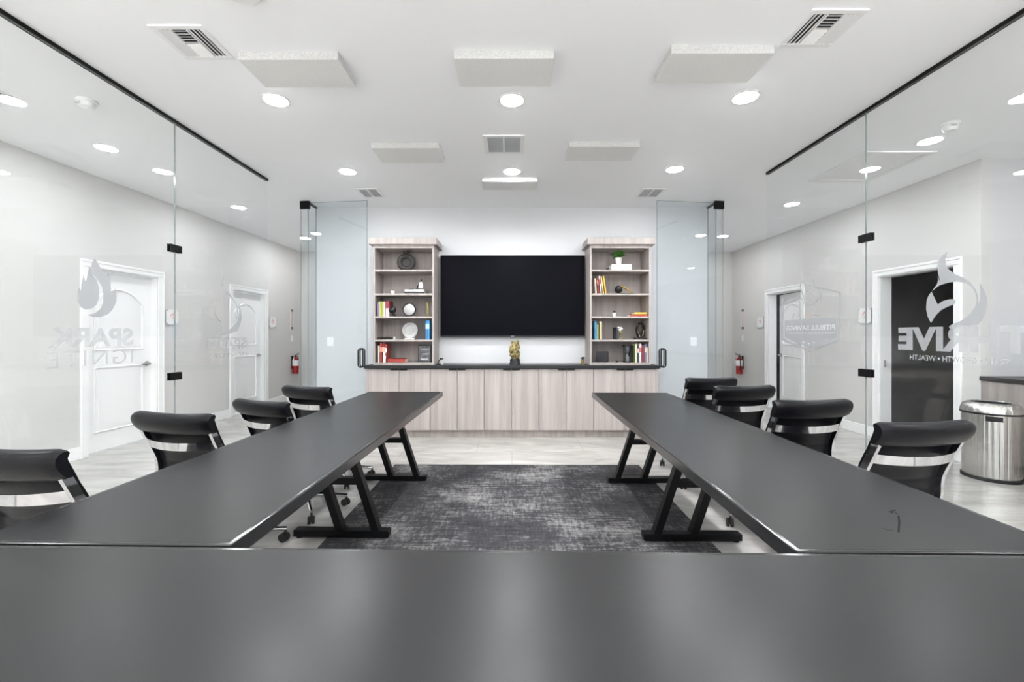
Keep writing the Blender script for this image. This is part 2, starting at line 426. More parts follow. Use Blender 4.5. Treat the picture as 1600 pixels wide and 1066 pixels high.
fnR = lambda v0, v1, a, c, z0, z1: (RX-v1, RX-v0, a, c, z0, z1)
casing(fnR, dB[0], dB[1], 'trim_3', 'white casing around the open dark doorway')
casing(fnR, dA[0], dA[1], 'trim_4', 'white casing around the ajar door')
# ajar door: hinged on its near jamb, swung into the room
w = dA[1]-dA[0]-2*CW-.024
r = empty('door_3', (RX+.085, dA[0]+CW+.012, 0), 0.0); struct(r, 'white panelled door standing slightly ajar beside a dark gap', 'door')
tmp = door_leaf('door_3', 'x', w, (0, 0, 0), 0)
for ch in [x for x in bpy.data.objects if x.parent == tmp]: ch.parent = r; ch.scale = (-1, 1, 1)
bpy.data.objects.remove(tmp); r.rotation_euler = (0, 0, -R(7))
mb = MB(); mb.box(RX-.002, RX+.003, 0, .03, -.04, .04); sp = mb.build('strike_plate', 'satin_steel')
sp.parent = bpy.data.objects['trim_3']; sp.location = (.05, dB[1]-CW-.035, .94)

# ------------------------------------------------------------------ glass partitions
GX = 2.71; GT = .012
LB = [(.83, 2.163), (2.166, 3.4955), (3.4985, 4.81)]
RB = [(.69, 2.008), (2.011, 3.3285), (3.3315, 4.62)]
def glass_box(name, x0, x1, y0, y1, z0, z1, gm, parent=None, clear_end=0):
    mb = MB(); mb.box(x0, x1, y0, y1, z0, z1)
    mb.bm.faces.ensure_lookup_table()
    axis = 0 if abs(x1-x0) < abs(y1-y0) else 1
    for fc in mb.bm.faces: fc.material_index = 0 if abs(fc.normal[axis]) > .9 or fc.normal[1-axis]*clear_end > .9 else 1
    return mb.build(name, [gm, 'green_glass_edge'], parent)
labels = {
 (-1, 0): 'frameless clear glass pane beside the closest chair, opposite the trash can',
 (-1, 1): 'clear glass pane etched with a twin flame logo over two lines of lettering',
 (-1, 2): 'clear glass pane etched with a thin swoosh flame logo, in front of closed door',
 (1, 0): 'frameless clear glass pane beside the side counter',
 (1, 1): 'clear glass pane etched with a round check flame logo and large letters',
 (1, 2): 'clear glass pane etched with a dog shield emblem',
}
PANE = {}
for s, B in ((-1, LB), (1, RB)):
    for i, (y0, y1) in enumerate(B):
        o = empty('glass_partition', (s*GX, (y0+y1)/2, 0), 0, labels[(s, i)], 'glass panel')
        g = glass_box('pane', -GT/2, GT/2, -(y1-y0)/2, (y1-y0)/2, .012, ZC-.022, 'clear_glass', o, 1 if i == 2 else 0)
        PANE[(s, i)] = o
    # black head channel, floor channel
    y0, y1 = B[0][0], B[-1][1]
    mb = MB(); t = .016
    mb.box(s*GX-t, s*GX+t, y0, y1, ZC-.006, ZC); mb.box(s*GX-t, s*GX-GT/2, y0, y1, ZC-.024, ZC-.006); mb.box(s*GX+GT/2, s*GX+t, y0, y1, ZC-.024, ZC-.006)
    tag(mb.build('ceiling_track', 'black_metal'), ['black ceiling channel over the glass with the twin flame logo', 'black ceiling channel over the glass with the check flame logo'][s > 0], 'track')
    mb = MB(); mb.box(s*GX-.013, s*GX+.013, y0, y1, 0, .012)
    tag(mb.build('floor_channel', 'satin_steel'), ['slim floor channel under the twin flame glass', 'slim floor channel under the check flame glass'][s > 0], 'track')
    ys = B[1][1]+.0015
    zs = (1.99, .966) if s < 0 else (2.04, 1.006)
    for k, z in enumerate(zs):
        side = 'twin flame' if s < 0 else 'check flame'
        o = empty('glass_clamp', (s*GX, ys, z), 0, ('upper' if k == 0 else 'lower')+' black clamp joining the panes at the '+side+' glass', 'glass clamp')
        for sg in (-1, 1):
            MB().box(sg*(GT/2), sg*(GT/2+.010), -.06, .06, -.03, .03, .002, 1).build('plate', 'black_metal', o)

# etched logos: traced in the plane of each pane
def pane_pt(s, px, py):
    d = GX*F/abs(px-VX); return d, CH-(py-VY)*d/F
def etch(s, i, polys, name, m, lvl=0):
    P = PANE[(s, i)]; mb = MB(); yc = P.location.y
    x = s*(GT/2+.0004+.0006*lvl)
    for poly in polys:
        q = [pane_pt(s, a, b) for a, b in poly]
        mb.prism([(d-yc, z) for d, z in q], lambda u, v, t: (x+s*t, u, v), .0004)
    return mb.build(name, m, P)
def text_mesh(body, bold=0.0, spacing=1.0):
    cu = bpy.data.curves.new('txt', 'FONT'); cu.body = body; cu.size = 1; cu.offset = bold; cu.space_character = spacing; cu.resolution_u = 4
    ob = bpy.data.objects.new('txt', cu); col.objects.link(ob)
    dg = bpy.context.evaluated_depsgraph_get(); dg.update()
    me = ob.evaluated_get(dg).to_mesh()
    V = [v.co.copy() for v in me.vertices]; Fc = [tuple(p.vertices) for p in me.polygons]
    ob.evaluated_get(dg).to_mesh_clear(); bpy.data.objects.remove(ob); bpy.data.curves.remove(cu)
    return V, Fc
def text_obj(body, fn, name, m, parent, bold=0.0, spacing=1.0):
    """fn(u,v) with u,v in 0..1 over the lettering's box"""
    V, Fc = text_mesh(body, bold, spacing)
    x0, x1 = min(v.x for v in V), max(v.x for v in V); y0, y1 = min(v.y for v in V), max(v.y for v in V)
    me = bpy.data.meshes.new(name); me.from_pydata([fn((v.x-x0)/(x1-x0), (v.y-y0)/(y1-y0)) for v in V], [], Fc); me.update()
    me.materials.append(MAT[m] if isinstance(m, str) else m)
    o = bpy.data.objects.new(name, me); col.objects.link(o); o.parent = parent; return o
def etch_text(s, i, body, px0, px1, ytop, ybot, pyref, name, m, bold=0.0, spacing=1.0, lvl=0):
    """px0 where the word starts, px1 where it ends; ytop, ybot measured at column pyref"""
    P = PANE[(s, i)]; yc = P.location.y
    a = pane_pt(s, px0, VY)[0]; b = pane_pt(s, px1, VY)[0]; zt = pane_pt(s, pyref, ytop)[1]; zb = pane_pt(s, pyref, ybot)[1]
    x = s*(GT/2+.0008+.0006*lvl)
    return text_obj(body, lambda u, v: (x, a+(b-a)*u-yc, zb+(zt-zb)*v), name, m, P, bold, spacing)
def Z3(pts, sc, ox, oy): return [(ox+x/sc, oy+y/sc) for x, y in pts]
z3 = lambda p: Z3(p, 5.33, 50, 390)
etch(-1, 1, [z3([(485, 155), (515, 215), (550, 260), (566, 320), (566, 400), (545, 460), (500, 495), (455, 500), (415, 480), (393, 440), (388, 380), (398, 318), (415, 345), (420, 290), (438, 212), (450, 262), (462, 255), (475, 190)]),
             z3([(502, 150), (510, 105), (532, 72), (548, 100), (572, 142), (600, 190), (625, 237), (640, 188), (663, 235), (664, 310), (669, 372), (690, 348), (702, 320), (713, 380), (708, 440), (680, 500), (640, 540), (580, 563), (520, 562), (470, 545), (530, 533), (578, 495), (600, 440), (602, 370), (590, 310), (560, 260), (525, 212)])], 'etched_logo', 'etched_film')
etch_text(-1, 1, 'SPARK', 209.5, 77, 513, 540.5, 205, 'etched_lettering', 'etched_film', bold=.035)
etch_text(-1, 1, 'IGNITE', 209, 74.5, 545, 567, 209, 'etched_lettering', 'etched_film', bold=-.004, spacing=1.15)
z4 = lambda p: Z3(p, 5.925, 270, 410)
etch(-1, 2, [z4([(480, 130), (472, 170), (480, 215), (510, 268), (560, 322), (592, 368), (608, 420), (612, 470), (604, 520), (585, 560), (600, 500), (604, 445), (590, 390), (556, 345), (500, 290), (466, 230), (458, 170)]),
             z4([(615, 378), (636, 440), (645, 510), (632, 570), (606, 636), (560, 650), (500, 672), (430, 680), (480, 655), (540, 615), (590, 570), (612, 520), (620, 450)]),
             z4([(405, 380), (400, 450), (420, 520), (470, 560), (430, 545), (395, 490), (390, 430)])], 'etched_logo', 'etched_film')
etch(-1, 2, [z4([(318, 697), (690, 697), (690, 704), (318, 704)]), z4([(683, 704), (690, 704), (690, 800), (683, 800)]), z4([(318, 704), (325, 704), (325, 806), (318, 806)])], 'etched_frame', 'etched_film')
etch_text(-1, 2, 'SPARK', 384.8, 326, 529.5, 544.5, 382, 'etched_lettering', 'etched_film', bold=.02)
etch_text(-1, 2, 'MENTORS', 386.5, 326, 550.5, 556, 384, 'etched_lettering', 'etched_film', bold=.0, spacing=1.2)
z6 = lambda p: Z3(p, 4.845, 1380, 380)
etch(1, 1, [z6([(478, 65), (462, 120), (466, 165), (490, 200), (540, 238), (600, 262), (655, 300), (692, 350), (710, 400), (712, 460), (724, 420), (728, 360), (722, 300), (750, 350), (776, 410), (780, 470), (765, 530), (740, 580), (708, 620), (620, 628), (560, 632), (520, 646), (495, 650), (490, 630), (520, 610), (560, 600), (610, 570), (655, 530), (688, 480), (698, 430), (690, 380), (660, 330), (610, 300), (550, 292), (490, 298), (420, 318), (360, 365), (400, 310), (408, 275), (402, 248), (424, 296), (408, 230), (402, 170), (410, 130), (440, 95)]),
            z6([(358, 368), (405, 466), (440, 440), (490, 425), (525, 424), (542, 442), (530, 462), (480, 482), (430, 508), (390, 548), (354, 604), (330, 560), (317, 500), (322, 430), (340, 390)])], 'etched_logo', 'etched_film')
E0, T1 = 1401.7, 1611.0
etch_text(1, 1, 'THRIVE', T1, E0, 512, 546.8, 1403, 'etched_lettering', 'etched_film', bold=.055, spacing=1.08)
etch_text(1, 1, 'TRAIN \u2022 GROWTH \u2022 WEALTH', 1578, 1420, 554, 562, 1422, 'etched_lettering', 'etched_film', bold=.012, lvl=1)
z5 = lambda p: Z3(p, 7.107, 1195, 420)
def stroke(pts, w):
    """open polyline to a closed ribbon outline"""
    L_, R_ = [], []
    for k, p in enumerate(pts):
        a = pts[max(0, k-1)]; b = pts[min(len(pts)-1, k+1)]; dx, dy = b[0]-a[0], b[1]-a[1]; n = math.hypot(dx, dy) or 1
        L_.append((p[0]-dy/n*w/2, p[1]+dx/n*w/2)); R_.append((p[0]+dy/n*w/2, p[1]-dx/n*w/2))
    return L_+R_[::-1]
sh = [(190, 330), (190, 785), (485, 912), (822, 795), (824, 262)]
etch(1, 2, [z5(stroke(sh, 26)), z5(stroke([(824, 262), (560, 205)], 22)), z5(stroke([(200, 380), (370, 315)], 18)),
            ], 'etched_shield', 'etched_film')
etch(1, 2, [z5([(212, 572), (785, 540), (785, 775), (482, 880), (212, 762)])], 'etched_band', 'etched_film', 2)
etch(1, 2, [z5(stroke(p, w)) for p, w in (
    ([(410, 130), (385, 190), (400, 250), (425, 320), (450, 380), (490, 410)], 12), ([(410, 130), (440, 175), (490, 185), (530, 180)], 8), ([(530, 120), (545, 200), (600, 235), (620, 300), (605, 370)], 12),
    ([(490, 410), (540, 390), (590, 330)], 9), ([(370, 345), (385, 430), (375, 535)], 22), ([(400, 330), (430, 390), (470, 415)], 10), ([(490, 480), (530, 515), (600, 525)], 14), ([(460, 250), (500, 270), (520, 300)], 8), ([(320, 500), (300, 555)], 8), ([(480, 290), (470, 350)], 7))], 'etched_dog', 'etched_film')
etch_text(1, 2, 'PITBULL SAVINGS', 1303.5, 1227.5, 507, 515.5, 1300, 'etched_lettering', 'etched_film_bright', bold=.02)
etch_text(1, 2, 'MORTGAGE COMPANY', 1303.5, 1228, 519, 522, 1300, 'etched_lettering', 'etched_film_bright', spacing=1.1)
def star(cx, cy, r): return [(cx+(r if k % 2 == 0 else r*.45)*math.sin(PI*k/5), cy-(r if k % 2 == 0 else r*.45)*math.cos(PI*k/5)) for k in range(10)]
etch(1, 2, [star(1254, 535, 2.4), star(1262.5, 537, 2.0), star(1270.5, 535.5, 2.0)], 'etched_star', 'etched_film_bright')

# glass doors, swung open at the ends of the television wall, with short return panes
for s in (-1, 1):
    n = 5 if s < 0 else 6
    side = 'by the corridor with closed doors' if s < 0 else 'by the corridor with the ajar door'
    hp = Vector((s*2.66, 5.60, 0))
    root = empty('door_%d' % (n-1), hp, 0); struct(root, 'open clear glass door with black pull handle '+side, 'door')
    # leaf runs towards the room centre, nearly square to the partition
    w = .835; ang = math.atan2(-.10, .83)
    leaf = glass_box('leaf', -.06, w, -GT/2, GT/2, .012, ZC-.025, 'door_glass', root)
    root.rotation_euler = (0, 0, ang if s < 0 else PI-ang)
    mb = MB(); c = Vector((w-.075, 0, 1.005))
    for sg in (-1, 1):
        y = sg*.026
        loop = [(c.x+.032*math.cos(PI*k/10), y, c.z+.085+.032*math.sin(PI*k/10)) for k in range(11)]+[(c.x-.032*math.cos(PI*k/10), y, c.z-.085-.032*math.sin(PI*k/10)) for k in range(11)]
        mb.tube(loop, .0082, 12, closed=True)
        for z in (-.115, .115): mb.tube([(c.x, sg*.006, c.z+z), (c.x, y, c.z+z)], .010, 12)
    mb.build('pull_handle', 'black_metal', root, smooth=True)
    mb = MB(); mb.box(-.065, .06, -.02, .02, ZC-.105, ZC-.004, .003, 1); mb.build('top_pivot', 'black_metal', root)
    mb = MB(); mb.box(-.065, .06, -.02, .02, .004, .07, .003, 1); mb.build('bottom_pivot', 'black_metal', root)
    o = glass_box('glass_partition', s*2.645-GT/2, s*2.645+GT/2, 5.645, YB-.001, .012, ZC-.02, 'door_glass'); o.location = (0, 0, 0)
    tag(o, 'narrow glass return pane beside the television wall '+side, 'glass panel')
    tag(MB().box(s*2.645-.016, s*2.645+.016, 5.645, YB, ZC-.02, ZC).build('ceiling_track', 'black_metal'), 'short black ceiling channel at the glass door '+side, 'track')

# ------------------------------------------------------------------ ceiling fittings
def downlight(lens='lamp_lens'):
    o = empty('recessed_downlight', (0, 0, ZC))
    MB().lathe([(.086, 0), (.098, 0), (.098, -.003), (.094, -.005), (.086, -.0055)], 36).build('trim_ring', 'vent_white', o, smooth=True)
    MB().lathe([(.0, -.0105), (.03, -.0102), (.055, -.0092), (.070, -.008), (.082, -.0062), (.086, -.001)], 36, cap=False).build('lens', lens, o, smooth=True)
    return o
dl = downlight(); first = True
def put(src, state, loc, label, cat, group=None, rz=0.0):
    o = src if not state.get('used') else copy_tree(src)
    state['used'] = True; o.location = loc; o.rotation_euler = (0, 0, rz)
    if 'group' in o: del o['group']
    tag(o, label, cat, group); return o
st = {}
G = 'round recessed ceiling lights'
rows = [(3.2, 'in front of the long acoustic panel row'), (4.57, 'in the row closest to the television')]
for (x, who) in ((-1.73, 'away from the trash can'), (0, 'on the centre line'), (1.69, 'on the trash can side')):
    put(dl, st, (x, 3.19 if x < 1 else 3.15, ZC), 'round bright ceiling light by the larger acoustic panels, '+who, 'ceiling light', G)
    put(dl, st, (x, 4.585 if x < 1 else 4.52, ZC), 'round bright ceiling light in the row by the television, '+who, 'ceiling light', G)
for x in (-1.73, 0, 1.69):
    for y in (1.83, .46, -.95, -2.4): put(dl, st, (x, y, ZC), 'round bright ceiling light over or behind the foreground table', 'ceiling light', G)
dl2 = downlight('corridor_lens'); st2 = {}
for k, (x, y) in enumerate(((-3.735, 4.006), (-3.69, 5.88))):
    put(dl2, st2, (x, y, ZC), ['round corridor ceiling light above the nearer closed door', 'round corridor ceiling light above the farther closed door'][k], 'ceiling light', G)
for k, (x, y) in enumerate(((3.707, 3.86), (3.684, 5.733))):
    put(dl2, st2, (x, y, ZC), ['round ceiling light beside the dome detector and hatch', 'round corridor ceiling light beyond the ceiling hatch'][k], 'ceiling light', G)
for (x, y) in ((-3.72, 2.1), (-3.68, 7.75), (3.7, 1.99), (3.68, 7.6), (-3.75, .2), (3.7, .1), (-3.75, -1.8), (3.7, -1.8), (5.9, 2.6), (5.9, .6)):
    put(dl2, st2, (x, y, ZC), 'round corridor ceiling light out of the picture', 'ceiling light', G)

dl3 = downlight('hall_fill_lens'); st3 = {}  # lamps added out of view to brighten the corridor ends
for k, (x, y) in enumerate(((-3.66, 8.5), (3.68, 8.5))): put(dl3, st3, (x, y, ZC), 'added round corridor fill light hidden behind the television wall', 'ceiling light', G)
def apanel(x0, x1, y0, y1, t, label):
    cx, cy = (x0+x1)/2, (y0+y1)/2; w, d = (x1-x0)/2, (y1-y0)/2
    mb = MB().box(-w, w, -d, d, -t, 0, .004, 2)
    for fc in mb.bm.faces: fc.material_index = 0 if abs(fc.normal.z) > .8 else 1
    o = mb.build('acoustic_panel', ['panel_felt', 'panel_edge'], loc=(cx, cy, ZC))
    tag(o, label, 'acoustic panel', 'white acoustic ceiling panels')
apanel(-1.665, -1.055, 2.64, 2.945, .05, 'large speckled acoustic panel next to the vent above the chairs away from the trash can')
apanel(-.352, .255, 2.63, 2.935, .05, 'large speckled acoustic panel on the ceiling centre line')
apanel(.945, 1.557, 2.58, 2.885, .05, 'large speckled acoustic panel next to the vent on the trash can side')
apanel(-1.263, -.652, 3.895, 4.22, .05, 'smaller looking acoustic panel beside the return grille, away from the trash can')
apanel(.51, 1.14, 3.87, 4.18, .05, 'smaller looking acoustic panel beside the return grille, on the trash can side')
apanel(-.33, .279, 4.75, 5.02, .05, 'acoustic panel nearest the television with its front edge brightly lit')

def supply_vent():
    o = empty('supply_vent', (0, 0, ZC)); h = .152; q = .118
    mb = MB()
    for a in ((-h, h, -h, -q), (-h, h, q, h), (-h, -q, -q, q), (q, h, -q, q)): mb.box(a[0], a[1], a[2], a[3], -.009, 0, .003, 1)
    mb.build('frame', 'vent_white', o)
    MB().box(-q, q, -q, q, -.0015, 0).build('duct_shade', 'vent_dark', o)  # dark plate, colours in the shade inside the duct
    mb = MB()
    def louver(x0, x1, y0, y1, tilt, axis):
        c = ((x0+x1)/2, (y0+y1)/2, -.007); M = Matrix.Translation(c) @ Matrix.Rotation(R(tilt), 4, axis)
        mb.box(-(x1-x0)/2, (x1-x0)/2, -(y1-y0)/2, (y1-y0)/2, -.0008, .0008, M=M)
    for k in range(3):
        x = -q+.012+k*.024; louver(x-.010, x+.010, -q, q, -28, 'Y')
        x = q-.012-k*.024; louver(x-.010, x+.010, -q, q, 28, 'Y')
    for k in range(10):
        y = -q+.012+k*.0236; louver(-q+.074, q-.074, y-.010, y+.010, -28 if k >= 5 else 28, 'X')
    mb.box(-q+.072, -q+.075, -q, q, -.012, -.002); mb.box(q-.075, q-.072, -q, q, -.012, -.002)
    mb.build('louver', 'vent_white', o); return o
sv = supply_vent(); stv = {}
put(sv, stv, (-1.873, 2.562, ZC), 'square louvered supply vent in the ceiling away from the trash can', 'vent', 'louvered ceiling vents')
put(sv, stv, (1.735, 2.445, ZC), 'square louvered supply vent in the ceiling on the trash can side', 'vent', 'louvered ceiling vents')
put(sv, stv, (-3.745, 3.02, ZC), 'louvered vent in the corridor ceiling behind the twin flame glass', 'vent', 'louvered ceiling vents')
def return_grille(w, d, fr, label, loc):
    o = empty('return_grille', loc, 0, label, 'vent'); mb = MB(); W, D = w/2+fr, d/2+fr
    mb.box(-W, W, -D, -d/2, -.008, 0, .002, 1); mb.box(-W, W, d/2, D, -.008, 0, .002, 1); mb.box(-W, -w/2, -d/2, d/2, -.008, 0); mb.box(w/2, W, -d/2, d/2, -.008, 0); mb.box(-.008, .008, -d/2, d/2, -.0085, 0)
    mb.build('frame', 'vent_white', o)
    MB().box(-w/2, w/2, -d/2, d/2, -.001, 0).build('backing', 'vent_grey', o)
    mb = MB(); n = int(d/.015)
    for k in range(n):
        y = -d/2+(k+.5)*d/n
        mb.box(-w/2, w/2, -.006, .006, -.0006, .0006, M=Matrix.Translation((0, y, -.005)) @ Matrix.Rotation(R(40), 4, 'X'))
    mb.build('slat', 'vent_grey', o)
return_grille(.29, .31, .035, 'two section return grille in the middle of the ceiling', (-.072, 3.935, ZC))
return_grille(.21, .27, .03, 'small two section grille above the bookcase with the ring vase', (-1.715, 5.275, ZC))
return_grille(.23, .27, .03, 'small two section grille above the bookcase with the green plant', (1.675, 5.275, ZC))
def detector(name, loc, label, dome=False):
    o = empty(name, loc, 0, label, 'detector')
    MB().lathe([(.0, 0), (.062, 0), (.062, -.012), (.055, -.02), (0, -.02)], 28).build('base', 'vent_white', o, smooth=True)
    if dome:
        MB().lathe([(.052, -.02), (.050, -.04), (.038, -.062), (.0, -.068)], 28).build('cover', 'vent_white', o, smooth=True)
    else:
        MB().lathe([(.052, -.02), (.048, -.045), (.030, -.058), (.0, -.060)], 28).build('cover', 'vent_white', o, smooth=True)
    MB().box(-.042, .0, -.056, -.046, -.040, -.026).build('sensor_slot', 'vent_grey', o)
    return o
detector('smoke_detector', (-3.125, 3.20, ZC), 'white smoke detector behind the twin flame glass')
detector('smoke_detector', (3.57, 3.545, ZC), 'white dome smoke detector beside the bright corridor light', True)
o = empty('ceiling_speaker', (-1.345, 2.14, ZC), 0, 'round grey ceiling disc cut off by the top of the photo', 'ceiling speaker')
MB().lathe([(.0, 0), (.105, 0), (.105, -.01), (.09, -.03), (0, -.036)], 40).build('cover', 'vent_white', o, smooth=True)
# ceiling access hatch
o = empty('ceiling_hatch', (3.645, 4.47, ZC), 0, 'square attic hatch with flat trim in the corridor ceiling', 'hatch')
mb = MB(); W, D, t = .335, .40, .055
for a in ((-W, W, -D, -D+t), (-W, W, D-t, D), (-W, -W+t, -D+t, D-t), (W-t, W, -D+t, D-t)): mb.box(a[0], a[1], a[2], a[3], -.014, 0, .003, 1)
mb.build('trim', 'hatch', o); MB().box(-W+t+.004, W-t-.004, -D+t+.004, D-t-.004, -.004, 0).build('panel', 'hatch', o)

# ------------------------------------------------------------------ wall fittings
def wall_sign(loc, rz, label):
    o = empty('door_sign', loc, rz, label, 'sign')
    MB().box(.012, .018, -.10, .10, -.10, .10, .002, 1).build('plaque', 'label_white', o)
    for a in (-.085, .085):
        for z in (-.085, .085): MB().cyl((0, a, z), (.022, a, z), .007, n=12).build('standoff', 'satin_steel', o, smooth=True)
    fl = [(0, .045), (.012, .02), (.035, .0), (.030, -.03), (0, -.045), (-.02, -.04), (.005, -.028), (.014, -.008), (0, .008), (-.02, -.005), (-.03, -.028), (-.036, 0), (-.015, .02)]
    MB().prism(fl, lambda u, v, t: (.0182+t, u, v+.02), .0006).build('flame_mark', color((222, 166, 160)), o)
    return o
wall_sign(wl(0, (left_d(258)+left_d(277))/2, 1.53), -LA, 'square white office sign on standoffs beside the nearer closed door')
wall_sign(wl(0, (left_d(420)+left_d(429.5))/2, 1.53), -LA, 'square white office sign beside the farther closed door')
wall_sign((RX, 5.635, 1.544), PI, 'square white office sign beside the open dark doorway')
wall_sign((RX, 8.005, 1.53), PI, 'square white office sign beside the ajar door')
def fire_set(loc2, rz, who):
    # loc2 at floor; +X points into the corridor
    x, y = loc2
    o = empty('extinguisher_sign', (x, y, 1.605), rz, 'narrow vertical fire extinguisher sign '+who, 'sign')
    MB().box(0, .004, -.055, .055, -.205, .205).build('plate', color((222, 216, 212)), o)
    MB().box(.004, .0046, -.045, .045, .15, .2).build('arrow_block', color((110, 100, 98)), o); MB().box(.004, .0046, -.045, .045, -.2, -.15).build('arrow_block', color((110, 100, 98)), o)
    text_obj('FIRE EXTINGUISHER', lambda u, v: (.0048, (v-.5)*.045*(1), .14-.28*u), 'sign_lettering', color((170, 84, 84)), o)
    o = empty('light_switch', (x, y, 1.225), rz, 'white switch plate above the fire extinguisher '+who, 'switch')
    MB().box(0, .006, -.036, .036, -.058, .058, .002, 1).build('plate', 'trim_white', o); MB().box(.006, .010, -.016, .016, -.033, .033, .001, 1).build('rocker', 'trim_white', o)
    o = empty('fire_extinguisher', (x, y, .52), rz, 'red fire extinguisher hanging on the corridor wall '+who, 'fire extinguisher')
    M = Matrix.Translation((.075, 0, 0))
    MB().lathe([(.0, 0), (.055, .0), (.058, .01), (.058, .27), (.045, .30), (.022, .325), (.022, .34), (0, .34)], 28, M).build('tank', 'red', o, smooth=True)
    MB().lathe([(.0586, .16), (.0586, .27)], 28, M, cap=False).build('label', 'label_white', o, smooth=True)
    mb = MB(); mb.cyl((.075, 0, .34), (.075, 0, .365), .018); mb.bar((.06, 0, .365), (.15, 0, .385), .018, .008); mb.bar((.06, 0, .38), (.15, 0, .415), .018, .008)
    mb.build('valve_handle', 'black_metal', o, smooth=True)
    MB().tube([(.075, .02, .355), (.085, .06, .345), (.09, .078, .28), (.09, .078, .16), (.09, .074, .08)], [.010, .010, .010, .011, .016], 10).build('hose', 'rubber', o, smooth=True)
    MB().box(0, .018, -.02, .02, .1, .36).build('wall_hook', 'black_metal', o)
    MB().box(.08, .10, -.085, -.07, .20, .32, M=Matrix.Rotation(R(6), 4, 'X')).build('inspection_tag', 'label_white', o)
yl = left_d(456)
fire_set(wl(0, yl)[:2], -LA, 'past the closed doors')
fire_set((RX, 8.63), PI, 'past the ajar door')
for s in (-1, 1):
    o = empty('light_switch', (s*2.45, YB, 1.205), -PI/2, 'white switch plate on the television wall seen through the glass door '+('by the closed doors' if s < 0 else 'by the ajar door'), 'switch')
    MB().box(0, .006, -.045, .045, -.06, .06, .002, 1).build('plate', 'trim_white', o); MB().box(.006, .010, -.017, .017, -.034, .034, .001, 1).build('rocker', 'trim_white', o)

# ------------------------------------------------------------------ television wall
YC = 5.44
units = [(-1.80, -1.023), (-1.023, -.349), (-.349, .337), (.337, 1.02), (1.02, 1.80)]
ulab = ['under the bookcase with the ring vase', 'between the ring vase bookcase and the middle', 'in the middle under the gold statuette', 'between the middle and the green plant bookcase', 'under the bookcase with the green plant']
for (x0, x1), lab in zip(units, ulab):
    xc = (x0+x1)/2; w = (x1-x0)/2
    o = empty('base_cabinet', (xc, YC, 0), 0, 'grey oak two-door base cabinet '+lab, 'cabinet', 'grey oak base cabinets under the black countertop')
    mb = MB(); mb.box(-w+.0006, w-.0006, .02, YB-YC-.002, .10, .876); mb.build('body', 'grey_oak', o)
    MB().box(-w+.0006, w-.0006, .065, .08, .0, .10).build('toe_kick', 'grey_oak', o)
    for sg in (-1, 1):
        a, b = (-w+.003, -.0025) if sg < 0 else (.0025, w-.003)
        d = MB().box(a, b, 0, .019, .103, .868, .0012, 1).build('door', 'grey_oak', o)
        h0, h1 = (-.105, -.004) if sg < 0 else (.004, .105)
        MB().box(h0, h1, -.014, .004, .8685, .8725).box(h0, h1, -.014, -.012, .856, .8725).build('edge_pull', 'black_metal', d)
for s in (-1, 1):
    tag(MB().box(min(s*1.80, s*1.83), max(s*1.80, s*1.83), YC+.004, YB-.002, 0, .876).build('filler_panel', 'grey_oak'), 'narrow grey oak end panel '+('below the ring vase bookcase' if s < 0 else 'below the green plant bookcase'), 'end panel')
o = MB().box(-1.845, 1.845, YC-.028, YB-.001, .876, .916, .003, 2).build('countertop', 'counter_black'); tag(o, 'long matte black countertop over the grey oak cabinets', 'countertop')
CT = .9168
YF = 5.50
SH = [2.123, 1.822, 1.531, 1.238]; SB = .944; EPS = .001
for s in (-1, 1):
    lab = 'tall open grey oak bookcase with '+('a dark ring vase on its top shelf' if s < 0 else 'a green potted plant on its top shelf')
    o = empty('bookcase', (s*1.371, YF, CT), 0, lab, 'bookcase')
    W = .385; D = YB-YF-.002; H = 2.435-CT
    for sg in (-1, 1): MB().box(min(sg*W, sg*(W-.024)), max(sg*W, sg*(W-.024)), 0, D, 0, H, .001, 1).build('side_panel', 'grey_oak', o)
    MB().box(-W+.024, W-.024, D-.012, D, 0, H).build('back_panel', 'grey_oak', o)
    MB().box(-W+.024, W-.024, .002, D-.012, 0, SB-EPS-CT).build('bottom_shelf', 'grey_oak', o)
    for z in [q-EPS for q in SH]: MB().box(-W+.024, W-.024, .004, D-.012, z-CT-.024, z-CT, .001, 1).build('shelf', 'grey_oak', o)
    MB().box(-W+.024, W-.024, .002, D-.012, 2.395-CT, H).build('top_panel', 'grey_oak', o)
    mb = MB(); mb.box(-W-.045, W+.045, -.04, D, H, H+.012, .002, 1); mb.box(-W-.038, W+.038, -.034, D, H+.012, H+.085, .002, 1); mb.build('cornice', 'grey_oak', o)
# television
o = empty('television', (.008, YB, 1.814), 0, 'huge black wall-mounted television', 'television')
MB().box(-.962, .962, -.085, -.05, -.542, .542, .006, 2).build('bezel', 'black_plastic', o)
MB().box(-.953, .953, -.0862, -.084, -.525, .534).build('screen', 'screen', o)
MB().box(-.5, .5, -.05, -.03, -.3, .3).box(-.3, .3, -.03, 0, -.2, .2).build('wall_mount', 'black_metal', o)
MB().box(-.02, .02, -.0868, -.085, -.538, -.531).build('logo_plate', 'satin_steel', o)

